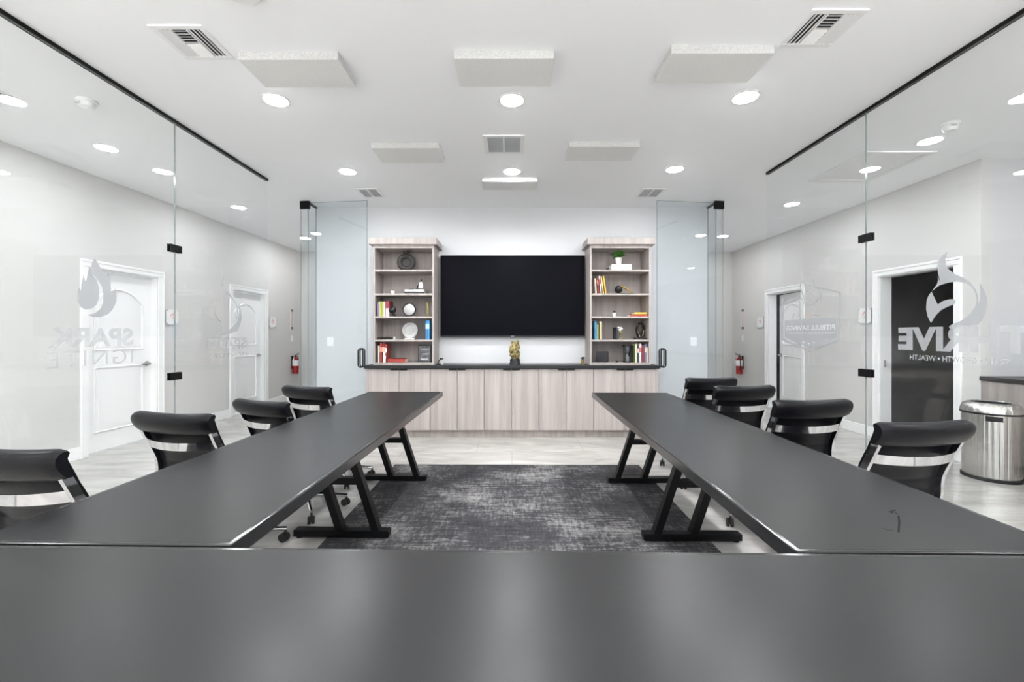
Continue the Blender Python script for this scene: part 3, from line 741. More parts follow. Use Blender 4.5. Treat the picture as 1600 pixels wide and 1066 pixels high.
# ------------------------------------------------------------------ shelf contents
DI = 5.62; SC = F/DI
def X(px): return (px-VX)/SC
def H(py): return CH-(py-VY)/SC
def book(x0, x1, z, h, rgb, label, group, depth=.17, lean=0.0, y=5.53, rgb2=None):
    t = x1-x0; xc = (x0+x1)/2
    o = empty('book', (xc, y, z), 0, label, 'book', group)
    mb = MB(); c = .0025
    mb.box(-t/2, -t/2+c, 0, depth, 0, h); mb.box(t/2-c, t/2, 0, depth, 0, h); mb.box(-t/2, t/2, 0, c, 0, h)
    mb.build('cover', color(rgb), o)
    MB().box(-t/2+c, t/2-c, c, depth-.004, .003, h-.004).build('pages', 'pages', o)
    if rgb2 is not None: MB().box(-t/2-.0002, t/2+.0002, -.0006, .0008, h*.55, h*.8).build('spine_band', color(rgb2), o)
    if lean:
        o.rotation_euler = (0, lean, 0); o.location.z = z+abs(math.sin(lean))*t/2
    return o
def flat_book(x0, x1, z0, z1, rgb, label, group, y=5.54, depth=.2, lett=None):
    w = x1-x0; h = z1-z0; o = empty('book', ((x0+x1)/2, y, z0), 0, label, 'book', group); c = .003
    MB().box(-w/2, w/2, 0, depth, 0, c).box(-w/2, w/2, 0, depth, h-c, h).box(-w/2, w/2, 0, c, 0, h).build('cover', color(rgb), o)
    MB().box(-w/2+.004, w/2-.004, c, depth-.004, c, h-c).build('pages', 'pages', o)
    return o
GA = 'on the ring vase bookcase'; GB = 'on the green plant bookcase'
# --- ring vase bookcase
o = empty('ring_vase', (X(633.5), 5.66, SH[0]), 0, 'dark rough ring-shaped vase with short neck on the top shelf', 'vase')
ring = [(.086*math.cos(2*PI*k/40), 0, .116+.086*math.sin(2*PI*k/40)*.94) for k in range(40)]
MB().tube(ring, [.034]*40, 14, closed=True).box(-.06, .06, -.036, .036, 0, .02, .006).build('ring_body', 'dark_stone', o, smooth=True)
MB().lathe([(.03, .222), (.028, .232), (.036, .258), (.03, .258), (.022, .232)], 20, cap=False).build('neck', 'bronze', o, smooth=True)
MB().lathe([(.0, -.004), (.055, -.004), (.055, .004), (0, .004)], 24, Matrix.Translation((0, .006, .116)) @ Matrix.Rotation(R(90), 4, 'X')).build('inner_disc', 'dark_stone', o)
def little_pot(x, z, y, r, h, pm, leafm, label, cat='potted plant', lh=.03, spread=1.0, n=14, name='potted_succulent'):
    o = empty(name, (x, y, z), 0, label, cat)
    MB().lathe([(0, 0), (r*.72, 0), (r, h), (r*.88, h), (r*.82, h*.9), (0, h*.9)], 20).build('pot', pm, o, smooth=True)
    mb = MB(); rnd = random.Random(int(x*1000)+5)
    for k in range(n):
        a = 2*PI*k/n+rnd.random(); el = R(15+70*rnd.random()); L = lh*(.7+.5*rnd.random())
        d = Vector((math.cos(a)*math.cos(el)*spread, math.sin(a)*math.cos(el)*spread, math.sin(el)))
        p = Vector((0, 0, h*.9)); w = L*.22; sd = Vector((-math.sin(a), math.cos(a), 0))
        q = p+d*L*.55+Vector((0, 0, L*.1)); t = p+d*L-Vector((0, 0, L*.12*spread))
        up = Vector((0, 0, .0012))
        mb.sheet([[p-sd*w*.3, p+up, p+sd*w*.3], [q-sd*w, q+up*3, q+sd*w], [t-sd*w*.25, t+up, t+sd*w*.25]])
    mb.build('leaves', leafm, o); return o
little_pot(X(614.5), SH[1], 5.60, .028, .042, 'ceramic', 'dark_leaf', 'tiny pale pot with dark plant on the second shelf of the ring vase bookcase', lh=.022, n=18)
z = SH[1]
flat_book(X(634), X(665), z, z+.024, (40, 40, 44), 'black and white book at the bottom of the lying stack under the arc figurine', 'lying books under the arc figurine', lett=1)
o = flat_book(X(635), X(664), z+.024, z+.055, (226, 226, 226), 'white book lying on a dark one under the arc figurine', 'lying books under the arc figurine', depth=.19)
for k in range(3):
    pass
o = empty('arc_figurine', (X(655.5), 5.63, z+.055), 0, 'black arc and white stone figurine standing on the lying white book', 'figurine')
MB().box(-.045, .05, -.03, .03, 0, .012, .003).build('plinth', 'black_plastic', o)
MB().tube([(-.035+.06*math.sin(t*1.5)**2*1.0, 0, .012+.125*t) for t in [k/10 for k in range(11)]], [.006+.003*math.sin(PI*k/10) for k in range(11)], 10).build('arc', 'black_plastic', o, smooth=True)
MB().lathe([(0, .012), (.026, .02), (.032, .05), (.026, .08), (.012, .105), (0, .115)], 20, Matrix.Translation((.014, 0, 0)) @ Matrix.Diagonal((1, .6, 1, 1))).build('stone', 'ceramic', o, smooth=True)
o = empty('pen_holder', (X(643.5), 5.60, z+.055), 0, 'small black clip lying on the white book', 'clip'); MB().box(-.028, .028, -.012, .012, 0, .010, .003).build('clip_body', 'black_plastic', o); o.name = 'desk_clip'
z = SH[2]; G3 = 'standing books on the third shelf of the ring vase bookcase'
for a, b, yt, c, l in ((592.3, 594.6, 474, (128, 96, 150), 'purple thin'), (594.8, 597.0, 471.5, (196, 190, 176), 'cream thin'), (597.2, 599.6, 471.5, (186, 190, 84), 'yellow-green'), (599.8, 602.2, 471.5, (176, 184, 70), 'lime'), (602.4, 605.2, 472.5, (224, 204, 204), 'pale pink')):
    book(X(a), X(b), z, H(yt)-H(494.6), c, l+' book standing on the third shelf '+GA, G3)
o = book(X(605.6), X(611.4), z, H(471)-H(494.6), (212, 186, 186), 'thick red-topped book at the end of the row by the black bust', G3); MB().box(-.0248, .0248, -.001, .172, .105, .196).build('red_jacket', color((128, 46, 48)), o)
o = empty('bust', (X(616.2), 5.545, z), 0, 'small black abstract bust on a foot before the red book', 'figurine')
MB().lathe([(0, 0), (.042, 0), (.040, .012), (.012, .03), (.012, .045), (0, .045)], 20).build('foot', 'black_plastic', o, smooth=True)
MB().ball((.0, 0, .085), .045, 14, (1, .8, 1.05)).ball((-.02, -.01, .075), .03, 10).build('head', 'black_plastic', o, smooth=True)
o = empty('table_clock', (X(639.5), 5.62, z), 0, 'round black-rimmed silver disc award on a dark base', 'clock')
M = Matrix.Translation((0, 0, .092)) @ Matrix.Rotation(R(90), 4, 'X')
MB().lathe([(.072, -.012), (.086, -.012), (.088, 0), (.086, .012), (.072, .012), (.072, -.012)], 36, M, cap=False).build('rim', 'black_plastic', o, smooth=True)
MB().lathe([(0, -.006), (.073, -.006), (.073, .006), (.03, .012), (0, .012)], 36, M).build('dial', 'satin_steel', o, smooth=True)
MB().box(-.075, .075, -.03, .03, 0, .014, .004).build('base', 'black_plastic', o)
o = empty('hourglass_figurine', (X(668.8), 5.60, z), 0, 'gold slender twisted figurine against the side panel of the third shelf', 'figurine')
MB().lathe([(0, 0), (.03, 0), (.03, .008), (.012, .02), (.010, .04), (.022, .075), (.008, .11), (.018, .15), (.028, .185), (.020, .19), (0, .185)], 20, Matrix.Diagonal((1, .7, 1, 1))).build('body', 'old_gold', o, smooth=True)
o.name = 'slender_figurine'
z = SH[3]
o = empty('beaded_garland', (X(605.4), 5.57, z), 0, 'dark beaded garland lying along the fourth shelf', 'ornament')
mb = MB()
for k in range(11): mb.ball((-.105+k*.0175, .006*(-1)**k, 0.0165+.001*(k % 2)), .0135, 10)
mb.build('beads', 'bronze', o, smooth=True)
o = empty('small_figurine', (X(617.6), 5.57, z), 0, 'tiny pale figurine beside the dark garland', 'figurine')
MB().lathe([(0, 0), (.014, 0), (.010, .015), (.015, .028), (.008, .036), (0, .04)], 16).build('body', 'ceramic', o, smooth=True)
o = empty('plate_award', (X(640), 5.62, z), 0, 'round clear glass plate standing on a white block', 'award')
MB().lathe([(0, -.004), (.10, -.004), (.103, 0), (.10, .004), (0, .004)], 48, Matrix.Translation((0, .02, .118)) @ Matrix.Rotation(R(82), 4, 'X')).build('plate', color((178, 178, 178), .15), o, smooth=True)
MB().lathe([(.060, .0045), (.064, .0075), (.068, .0045)], 40, Matrix.Translation((0, .02, .118)) @ Matrix.Rotation(R(82), 4, 'X'), cap=False).build('plate_ring', color((200, 200, 200), .15), o, smooth=True)
MB().box(-.062, .062, -.02, .035, 0, .018, .002).build('block', 'ceramic', o)
for k, (a, b, c) in enumerate(((667.0, 669.8, (60, 132, 190)), (670.0, 673.0, (84, 160, 214)))):
    book(X(a), X(b), z, .245, c, ['darker blue book, the inner of two blue books on the fourth shelf', 'lighter blue book against the side panel of the fourth shelf'][k], 'two blue books on the fourth shelf of the ring vase bookcase', rgb2=(170, 205, 235))
z = SB; G5 = 'standing books on the bottom shelf of the ring vase bookcase'
book(X(591.6), X(593.6), z, .235, (34, 32, 30), 'black thin book at the end of the red book row', G5)
book(X(593.9), X(596.6), z, .215, (226, 212, 198), 'cream book beside the red books on the bottom shelf', G5)
book(X(596.9), X(600.2), z, .25, (160, 58, 48), 'tall brick red book next to the cream book', G5, rgb2=(206, 140, 120))
book(X(600.5), X(604.2), z, .245, (142, 40, 36), 'dark red book with pale band, third from the black one', G5, rgb2=(214, 160, 140))
book(X(604.6), X(607.6), z, .232, (150, 64, 60), 'red patterned book behind the white figurine', G5, rgb2=(226, 206, 196))
flat_book(X(607.8), X(635.6), z, z+.048, (156, 58, 52), 'thick red book lying flat on the bottom shelf', 'lying red book', y=5.55)
o = empty('white_figurine', (X(604.3), 5.515, z), 0, 'small white standing figurine in front of the red books', 'figurine')
MB().lathe([(0, 0), (.020, 0), (.017, .04), (.020, .08), (.010, .10), (.016, .115), (.012, .135), (0, .14)], 16, Matrix.Diagonal((1, .6, 1, 1))).build('body', 'ceramic', o, smooth=True)
o = empty('framed_picture', (X(663.7), 5.60, z), 0, 'black framed dark picture leaning on the bottom shelf', 'picture')
h = .228; w = .072
fr = MB()
for a in ((-w-.012, -w, 0, h), (w, w+.012, 0, h), (-w, w, 0, .014), (-w, w, h-.014, h)): fr.box(a[0], a[1], -.008, .008, a[2], a[3], .002, 1)
fr.build('frame', 'black_plastic', o); pm = mat('picture_print', s2l((70, 70, 76)), .3, var=.9, vscale=22)
MB().box(-w, w, -.002, .006, .014, h-.014).build('print', pm, o)
for a, b, q in ((-.045, .055, .165), (-.03, .05, .10), (-.05, .05, .035)): MB().box(a, b, -.0026, -.002, q, q+.012).build('print_band', color((176, 176, 180)), o)
o.rotation_euler = (-R(8), 0, 0)
# --- green plant bookcase
z = SH[0]
tag(MB().box(X(953), X(984), 5.53, 5.70, z, z+.07, .003, 1).build('white_box', 'ceramic'), 'long white box under the green potted plant', 'box')
o = little_pot(X(966), z+.07, 5.60, .044, .095, 'ceramic', 'leaf', 'green leafy plant in a white pot on the white box', lh=.105, spread=1.15, n=70, name='potted_plant')
o = empty('leaf_sprig', (X(947.5), 5.57, z), 0, 'small green sprig lying beside the white box', 'plant')
mb = MB()
for k in range(6):
    a = k*1.05; mb.sheet([[(0, -.004, .006), (0, .004, .006)], [(.016*math.cos(a)-.006, .016*math.sin(a), .02), (.016*math.cos(a)+.006, .016*math.sin(a), .02)], [(.03*math.cos(a), .03*math.sin(a), .028), (.031*math.cos(a), .031*math.sin(a), .028)]])
mb.build('leaves', 'dark_leaf', o)
z = SH[1]; G2 = 'leaning books on the second shelf of the green plant bookcase'
ln = -R(7)
for q_, (a, b, hh, c, l, c2) in enumerate(((928.2, 931.0, .19, (224, 206, 186), 'cream', None), (932.0, 935.2, .205, (118, 34, 36), 'dark red', (190, 120, 110)), (936.2, 938.8, .222, (222, 212, 208), 'white', (180, 60, 60)), (939.6, 941.9, .218, (226, 210, 150), 'pale yellow', None), (942.8, 946.0, .222, (198, 148, 52), 'golden yellow', None))):
    book(X(a), X(b)-.002, z, hh, c, l+' leaning book on the second shelf '+GB, G2, lean=-R((4.5, 6, 6.5, 7, 7.5)[q_]), rgb2=c2)
o = empty('ball_sculpture', (X(973), 5.59, z), 0, 'black ball and gold figure sculpture on a thin dark base', 'sculpture')
MB().box(-.115, .135, -.03, .03, 0, .010, .003).build('base', 'black_plastic', o)
MB().ball((-.062, 0, .058), .049, 24).build('ball', 'black_plastic', o, smooth=True)
mb = MB()
mb.tube([(-.015, 0, .088), (.02, 0, .076), (.05, 0, .06)], [.008, .011, .009], 10); mb.tube([(.05, 0, .06), (.085, .01, .042), (.115, .012, .012)], [.009, .007, .004], 8); mb.tube([(.05, 0, .06), (.07, -.012, .03), (.10, -.012, .012)], [.009, .007, .004], 8)
mb.tube([(.01, 0, .082), (-.01, -.012, .10), (-.028, -.01, .09)], [.006, .005, .004], 8); mb.ball((.0, 0, .103), .012, 10)
mb.build('runner', 'gold', o, smooth=True)
z = SH[2]
little_pot(X(959), z, 5.60, .026, .05, 'ceramic', 'dark_leaf', 'tiny dark succulent in a white pot on the third shelf of the green plant bookcase', lh=.035, n=22)
flat_book(X(982.5), X(1008.6), z, z+.026, (176, 70, 56), 'red book lying at the bottom of the small stack on the third shelf', 'lying books on the third shelf of the green plant bookcase')
flat_book(X(988.5), X(1007.5), z+.026, z+.054, (214, 186, 76), 'yellow book lying on the red book', 'lying books on the third shelf of the green plant bookcase', depth=.16)
z = SH[3]; G4 = 'standing books on the fourth shelf of the green plant bookcase'
for a, b, hh, c, l in ((926.6, 929.0, .235, (70, 130, 160), 'teal blue tall'), (929.2, 930.8, .222, (110, 166, 200), 'light blue thin'), (931.0, 933.0, .19, (176, 186, 110), 'pale green'), (933.2, 935.0, .205, (92, 70, 24), 'dark brown'), (935.2, 938.4, .23, (226, 206, 168), 'cream')):
    book(X(a), X(b), z, hh, c, l+' book standing on the fourth shelf '+GB, G4)
book(X(959.6), X(962.2), z, .155, (40, 44, 54), 'single dark upright book beside the pale gold flower figurine', 'single dark book')
o = empty('flower_figurine', (X(968), 5.57, z), 0, 'pale gold flower-like figurine beside the dark upright book', 'figurine')
mb = MB(); mb.lathe([(0, 0), (.022, 0), (.020, .008), (.006, .02), (.006, .05), (.018, .075), (.022, .10), (.012, .12), (0, .125)], 16)
mb.build('stem', 'old_gold', o, smooth=True)
mb = MB()
for k in range(7):
    a = k*.9; mb.ball((.022*math.cos(a)-.008, .014*math.sin(a), .135+.018*math.sin(k*2.1)), .017, 8, (1, .6, .8))
mb.build('petals', 'ceramic', o, smooth=True)
o = empty('loop_sculpture', (X(1000), 5.61, z), 0, 'dark bronze interlocking hands loop sculpture on a black base', 'sculpture')
MB().box(-.072, .072, -.04, .04, 0, .022, .004).build('base', 'black_plastic', o)
mb = MB()
for ph, rx, tw in ((0, .062, .5), (1.3, .048, -.6), (2.4, .036, .9)):
    mb.tube([(rx*math.cos(2*PI*k/28)*(.55+.45*(math.sin(2*PI*k/28)+1)/2), .022*math.sin(2*PI*k/28*2+ph), .118+.092*math.sin(2*PI*k/28+tw*.12)) for k in range(28)], .013, 9, closed=True)
mb.tube([(-.01, 0, .022), (-.012, .01, .05), (0, 0, .09), (.02, -.01, .14)], [.02, .016, .012, .009], 9)
mb.build('loops', 'bronze', o, smooth=True)
z = SB
o = empty('cube_speaker', (X(940.6), 5.60, z), R(-14), 'dark grey fabric cube speaker on the bottom shelf', 'speaker')
MB().box(-.076, .076, -.06, .06, .004, .138, .008, 3).build('fabric_body', 'speaker_cloth', o, smooth=True); MB().box(-.066, .066, -.05, .05, 0, .004).build('foot', 'black_plastic', o)
o = empty('small_stone', (X(961), 5.53, z), 0, 'tiny black pebble-like ornament beside the hourglass', 'ornament'); MB().ball((0, 0, .010), .017, 12, (1.1, .8, .6)).ball((.008, 0, .014), .011, 10).build('body', 'black_plastic', o, smooth=True)
o = empty('hourglass', (X(978.5), 5.57, z), 0, 'black framed hourglass on the bottom shelf beside the books', 'hourglass')
for zz in (0, .205): MB().lathe([(0, zz), (.060, zz), (.060, zz+.017), (0, zz+.017)], 28).build('end_disc', 'black_plastic', o, smooth=True)
for k in range(4): a = PI/4+k*PI/2; MB().cyl((.05*math.cos(a), .05*math.sin(a), .017), (.05*math.cos(a), .05*math.sin(a), .205), .005, n=10).build('post', 'black_plastic', o)
MB().lathe([(.030, .017), (.034, .05), (.024, .085), (.005, .111), (.024, .137), (.034, .172), (.030, .205)], 24, cap=False).build('glass_bulb', color((110, 112, 114), .08), o, smooth=True)
GR = 'standing books beside the hourglass'
for a, b, hh, c, l, c2 in ((986.2, 988.6, .215, (62, 72, 44), 'dark green thin', None), (988.9, 992.2, .238, (206, 208, 160), 'pale green', None), (992.5, 995.0, .225, (56, 66, 84), 'navy', (206, 206, 206)), (995.3, 999.2, .238, (216, 206, 202), 'white', (170, 90, 90)), (999.5, 1003.9, .22, (126, 56, 66), 'wine red', None), (1004.1, 1006.7, .235, (110, 124, 160), 'slate blue', (210, 200, 196)), (1006.9, 1009.1, .195, (216, 208, 176), 'short cream', None)):
    book(X(a), X(b), z, hh, c, l+' book in the row beside the hourglass', GR, rgb2=c2)
# --- on the countertop
o = empty('statuette', (X(804.6)+.0, 5.62, CT), 0, 'ornate gold and black statuette in the middle of the black countertop', 'statuette')
MB().lathe([(0, 0), (.075, 0), (.075, .012), (.062, .03), (.066, .05), (.058, .072), (0, .072)], 24, Matrix.Diagonal((1.0, .75, 1, 1))).build('base', 'black_plastic', o, smooth=True)
mb = MB(); rnd = random.Random(11)
mb.lathe([(0, .07), (.03, .072), (.035, .12), (.042, .18), (.044, .225), (.024, .275), (0, .305)], 18, Matrix.Diagonal((1, .7, 1, 1)))
for k in range(46):
    zz = .085+.2*rnd.random(); a = rnd.random()*2*PI; rr = .022+.040*math.sin(PI*min(1, (zz-.06)/.25))
    mb.ball((rr*math.cos(a), rr*.7*math.sin(a), zz), .012+.010*rnd.random(), 8, (1, 1, 1.5))
for k in range(9):
    a = R(20+140*k/8); mb.tube([(.04*math.cos(a), -.01, .20+.05*math.sin(a)), (.072*math.cos(a), -.01, .215+.075*math.sin(a))], [.010, .003], 7)
mb.build('figure', 'old_gold', o, smooth=True)
o = empty('bonsai_figurine', (X(688), 5.58, CT), 0, 'tiny dark bonsai figurine on the countertop by the ring vase bookcase', 'figurine')
MB().box(-.04, .012, -.02, .02, 0, .016, .004).build('base', 'black_plastic', o)
MB().tube([(-.015, 0, .014), (-.02, 0, .035), (.0, 0, .055), (.02, 0, .068)], [.010, .009, .007, .005], 8).ball((.022, 0, .074), .026, 10, (1, .8, .42)).build('branch', 'dark_leaf', o, smooth=True)
MB().lathe([(0, 0), (.016, 0), (.020, .022), (.0, .022)], 16, Matrix.Translation((.03, 0, 0))).build('bowl', 'ceramic', o, smooth=True)
little_pot(X(910), CT, 5.60, .026, .065, 'old_gold', 'dark_leaf', 'small succulent in a pale pot on the countertop by the green plant bookcase', lh=.045, n=22)

# ------------------------------------------------------------------ rug and tables
o = MB().box(-1.20, 1.225, -1.525, 1.525, 0, .009, .003, 1).build('area_rug', 'distressed_rug', loc=(.02, 2.80, 0), rz=-R(.5)); tag(o, 'charcoal distressed area rug between the two long tables', 'rug')
def table(name, length, width, loc, rz, label, frames, side):
    """local x along the width (inner edge at side*-w/2 towards the room centre), y along the length"""
    o = empty(name, loc, rz, label, 'table')
    t0, t1 = .703, .75
    MB().box(-width/2, width/2, -length/2, length/2, t0, t1-.0003, .0045, 3).build('edge_band', 'table_edge', o)
    MB().box(-width/2+.014, width/2-.014, -length/2+.014, length/2-.014, t1-.002, t1, .0006, 1).build('tabletop', 'table_laminate', o)
    for y in frames:
        fr = MB(); q = -side     # q points to the inner edge
        b0, b1 = q*.19, q*-.04; c0, c1 = q*-.02, q*-.25
        for b, c in ((b0, c0), (b1, c1)):
            P0, P1 = Vector((b, y, .05)), Vector((c, y, t0-.02))
            fr.prism([(-.024, 0), (.024, 0), (.024+c-b, t0-.02-.05), (-.024+c-b, t0-.02-.05)], lambda u, v, t, b=b, y=y: (b+u, y-.028+t, .05+v), .056)
        # middle tie between the two posts, head bar under the top
        s_ = (.37-.05)/(t0-.02-.05); m0 = b0+(c0-b0)*s_; m1 = b1+(c1-b1)*s_
        fr.box(min(m0, m1), max(m0, m1), y-.024, y+.024, .345, .387); fr.box(min(q*.06, q*-.33), max(q*.06, q*-.33), y-.028, y+.028, t0-.022, t0)
        L = fr.build('leg_frame', 'black_metal', o)
        ft = MB(); ft.box(min(q*.275, q*-.335), max(q*.275, q*-.335), y-.032, y+.032, .014, .056, .003, 1)
        for xx in (q*.25, q*-.31): ft.cyl((xx, y, .010 if xx*q > 0 else 0), (xx, y, .016), .018, n=14)
        ft.build('foot', 'black_metal', L)
    return o
W = .715
# long tables: rotated boxes from their measured inner edges
def long_table(pf, pn, side, label, fy):
    pf, pn = Vector((*pf, 0)), Vector((*pn, 0)); d = (pf-pn); L = d.length; d.normalize(); rz = math.atan2(-d.x, d.y)
    n = Vector((d.y, -d.x, 0))*side
    c = (pf+pn)/2+n*W/2
    return table('conference_table', L, W, c, rz, label, [f-c.y for f in fy], side)
long_table((-.667, 4.20), (-.735, 1.137), -1, 'long black conference table opposite the trash can side, four chairs along it', (3.86, 2.79, 1.5), )
long_table((.757, 4.133), (.722, 1.103), 1, 'long black conference table on the trash can side with a scuffed top', (3.80, 2.74, 1.45))
a = -R(1.2)
table('conference_table', 3.05, .73, Vector((0, 1.112, 0))+Vector((math.sin(a)*.365, -math.cos(a)*.365, 0)), a+PI/2, 'wide black foreground table crossing the bottom of the photo', (-1.25, 0.0, 1.25), 1)
# scuff marks wiped on the tabletop
sc = mat('scuff', (.010, .010, .010), .7, spec=.1)
tb = [x for x in bpy.data.objects if x.name.startswith('conference_table') and x.get('label', '').endswith('scuffed top')][0]
def tpt(px, py):
    d = F*(CH-.7503)/(py-VY); return Vector(((px-VX)*d/F, d, .7502))
bpy.context.view_layer.update()
inv = tb.matrix_world.inverted()
mb = MB()
for pts, w in (([(1392, 802), (1397, 800), (1403, 804)], .005), ([(1404, 806), (1405, 817), (1404, 832)], .005), ([(1377, 825), (1385, 828), (1396, 829)], .003), ([(1390, 800), (1400, 797)], .005)):
    q = [inv @ tpt(*p) for p in pts]
    mb.prism(stroke([(v.x, v.y) for v in q], w), lambda u, v, t: (u, v, .7501+t), .0002)
mb.build('scuff_mark', 'scuff', tb)

# ------------------------------------------------------------------ chairs
def smooth_poly(pts, n=6):
    out = []
    P = [Vector(p) for p in pts]
    for i in range(len(P)-1):
        p0, p1, p2, p3 = P[max(i-1, 0)], P[i], P[i+1], P[min(i+2, len(P)-1)]
        for k in range(n):
            t = k/n
            out.append(.5*((2*p1)+(-p0+p2)*t+(2*p0-5*p1+4*p2-p3)*t*t+(-p0+3*p1-3*p2+p3)*t**3))
    out.append(P[-1]); return out
def office_chair():
    o = empty('office_chair')
    back = smooth_poly([(-.205, .475), (-.236, .52), (-.240, .585), (-.252, .645), (-.30, .755), (-.362, .893)], 6)     # (y, z)
    seat = smooth_poly([(.235, .445), (.215, .468), (.12, .462), (0, .452), (-.12, .452), (-.205, .475)], 6)
    def normals(pr):
        r = []
        for i, p in enumerate(pr):
            t = (pr[min(i+1, len(pr)-1)]-pr[max(i-1, 0)]).normalized(); r.append(Vector((t.y, -t.x)))
        return r
    def pad(pr, name, hw, th, bow, ribs, sgn):
        nr = normals(pr); nx = 15; A, B = [], []; Ltot = len(pr)-1
        for i, (p, n) in enumerate(zip(pr, nr)):
            rib = .006*abs(math.sin(PI*ribs*i/Ltot))**.6
            ra, rb = [], []
            for j in range(nx):
                x = -1+2*j/(nx-1); off = -bow*(1-x*x)
                edge = (1-abs(x)**8)
                q = p+n*(sgn*(th/2+rib)*(.35+.65*edge)); w = p-n*(sgn*(th/2+rib*.5)*(.35+.65*edge))
                ra.append((x*hw, q.x+off*(1 if bow else 0), q.y)); rb.append((x*hw, w.x+off, w.y))
            A.append(ra); B.append(rb)
        return MB().sheet(A, B).build(name, 'leather', o, smooth=True)
    pad(seat, 'seat', .240, .026, 0.0, 7, 1)
    pad(back, 'backrest', .231, .016, .022, 6, 1)
    # rolled pad folded over the back of the top edge
    P0 = Vector((-.362, .893)); dn = (Vector((-.30, .755))-P0).normalized(); nb = Vector((-dn.y, dn.x))
    if nb.x > 0: nb = -nb
    ring = []
    sec = [(-.008, -.012), (-.014, .006), (-.012, .022), (-.004, .037), (.012, .046), (.035, .049), (.06, .046), (.082, .040), (.096, .030), (.100, .018), (.096, .008), (.06, .006), (.02, .002), (.004, -.014)]
    nx = 21; rows = []
    for j in range(nx):
        x = -1+2*j/(nx-1); row = []
        shrink = 1-.16*abs(x)**18; lift = .006*x*x
        for a, b in sec:
            a2 = .042+(a-.042)*shrink; b2 = .02+(b-.02)*shrink
            p = P0+dn*a2+nb*b2; row.append((x*.246, p.x-.024*(1-x*x), p.y+lift))
        row.append(row[0]); rows.append(row)
    mb = MB(); mb.sheet(rows)
    for row in (rows[0], rows[-1]):
        b = bmesh.new(); b.faces.new([b.verts.new(p) for p in row[:-1]]); mb._merge(b)
    bmesh.ops.remove_doubles(mb.bm, verts=mb.bm.verts[:], dist=1e-5); bmesh.ops.recalc_face_normals(mb.bm, faces=mb.bm.faces[:])
    mb.build('head_roll', 'leather', o, smooth=True)
    # polished side rails, full sling profile
    prof = seat[3:]+back[1:]
    nr = normals(prof)
    for sg in (-1, 1):
        x0, x1 = (sg*.211, sg*.229)
        A = [[(x0, (p-n*.004).x, (p-n*.004).y), (x1, (p-n*.004).x, (p-n*.004).y)] for p, n in zip(prof, nr)]
        # rail lies on the outside of the sling (under the seat, behind the back)
        B = [[(x0, (p+n*(.036*k)).x, (p+n*(.036*k)).y), (x1, (p+n*(.036*k)).x, (p+n*(.036*k)).y)] for p, n, k in [(p, n, -1) for p, n in zip(prof, nr)]]
        MB().sheet(A, B).build('side_rail', 'chrome', o)
    # curved brace across the back
    y0, z0 = -.315, .735
    A = []; B = []
    for k in range(17):
        x = -1+2*k/16; y = y0-.062*(1-x*x)**.8; z = z0-.006*(1-x*x)
        A.append([(x*.224, y, z-.022), (x*.224, y-.012, z+.022)]); B.append([(x*.224, y+.007, z-.022), (x*.224, y-.005, z+.022)])
    MB().sheet(A, B).build('back_brace', 'chrome', o, smooth=True)
    for y in (.13, -.12): MB().bar((-.213, y, .424), (.213, y, .424), .022, .016).build('seat_stretcher', 'chrome', o)
    MB().box(-.09, .09, -.13, .14, .385, .42, .008).box(-.05, .05, -.06, .06, .36, .386, .006).build('tilt_mechanism', 'black_metal', o)
    MB().cyl((0, 0, .12), (0, 0, .26), .028).cyl((0, 0, .26), (0, 0, .37), .016).build('gas_column', 'black_metal', o, smooth=True)
    mb = MB()
    for k in range(5):
        a = 2*PI*k/5; d = Vector((math.cos(a), math.sin(a), 0))
        mb.tube([d*.02+Vector((0, 0, .115)), d*.14+Vector((0, 0, .105)), d*.29+Vector((0, 0, .082))], [.024, .019, .013], 10)
    mb.lathe([(0, .075), (.038, .08), (.038, .13), (.03, .14), (0, .14)], 20)
    mb.build('star_base', 'chrome', o, smooth=True)
    for k in range(5):
        a = 2*PI*k/5; d = Vector((math.cos(a), math.sin(a), 0))*.285; t = Vector((-math.sin(a), math.cos(a), 0)); a2 = a+.9*(k+1)
        ax = Vector((math.cos(a2), math.sin(a2), 0)); fw = Vector((-math.sin(a2), math.cos(a2), 0))
        mb = MB(); c = d+fw*.012+Vector((0, 0, .027))
        mb.cyl(c-ax*.022, c-ax*.006, .027, n=20); mb.cyl(c+ax*.006, c+ax*.022, .027, n=20); mb.cyl(c-ax*.01, c+ax*.01, .012, n=12); mb.cyl(d+Vector((0, 0, .03)), d+Vector((0, 0, .078)), .007, n=10)
        mb.box(-.008, .008, -.02, .02, .03, .058, .003, 1, M=Matrix.Translation((d.x, d.y, 0)) @ Matrix.Rotation(a2, 4, 'Z'))
        mb.build('caster', 'rubber', o, smooth=True)
    return o
ch = office_chair(); sch = {}
GCH = 'black office chairs along the conference tables'
CB = 'black leather office chair, '
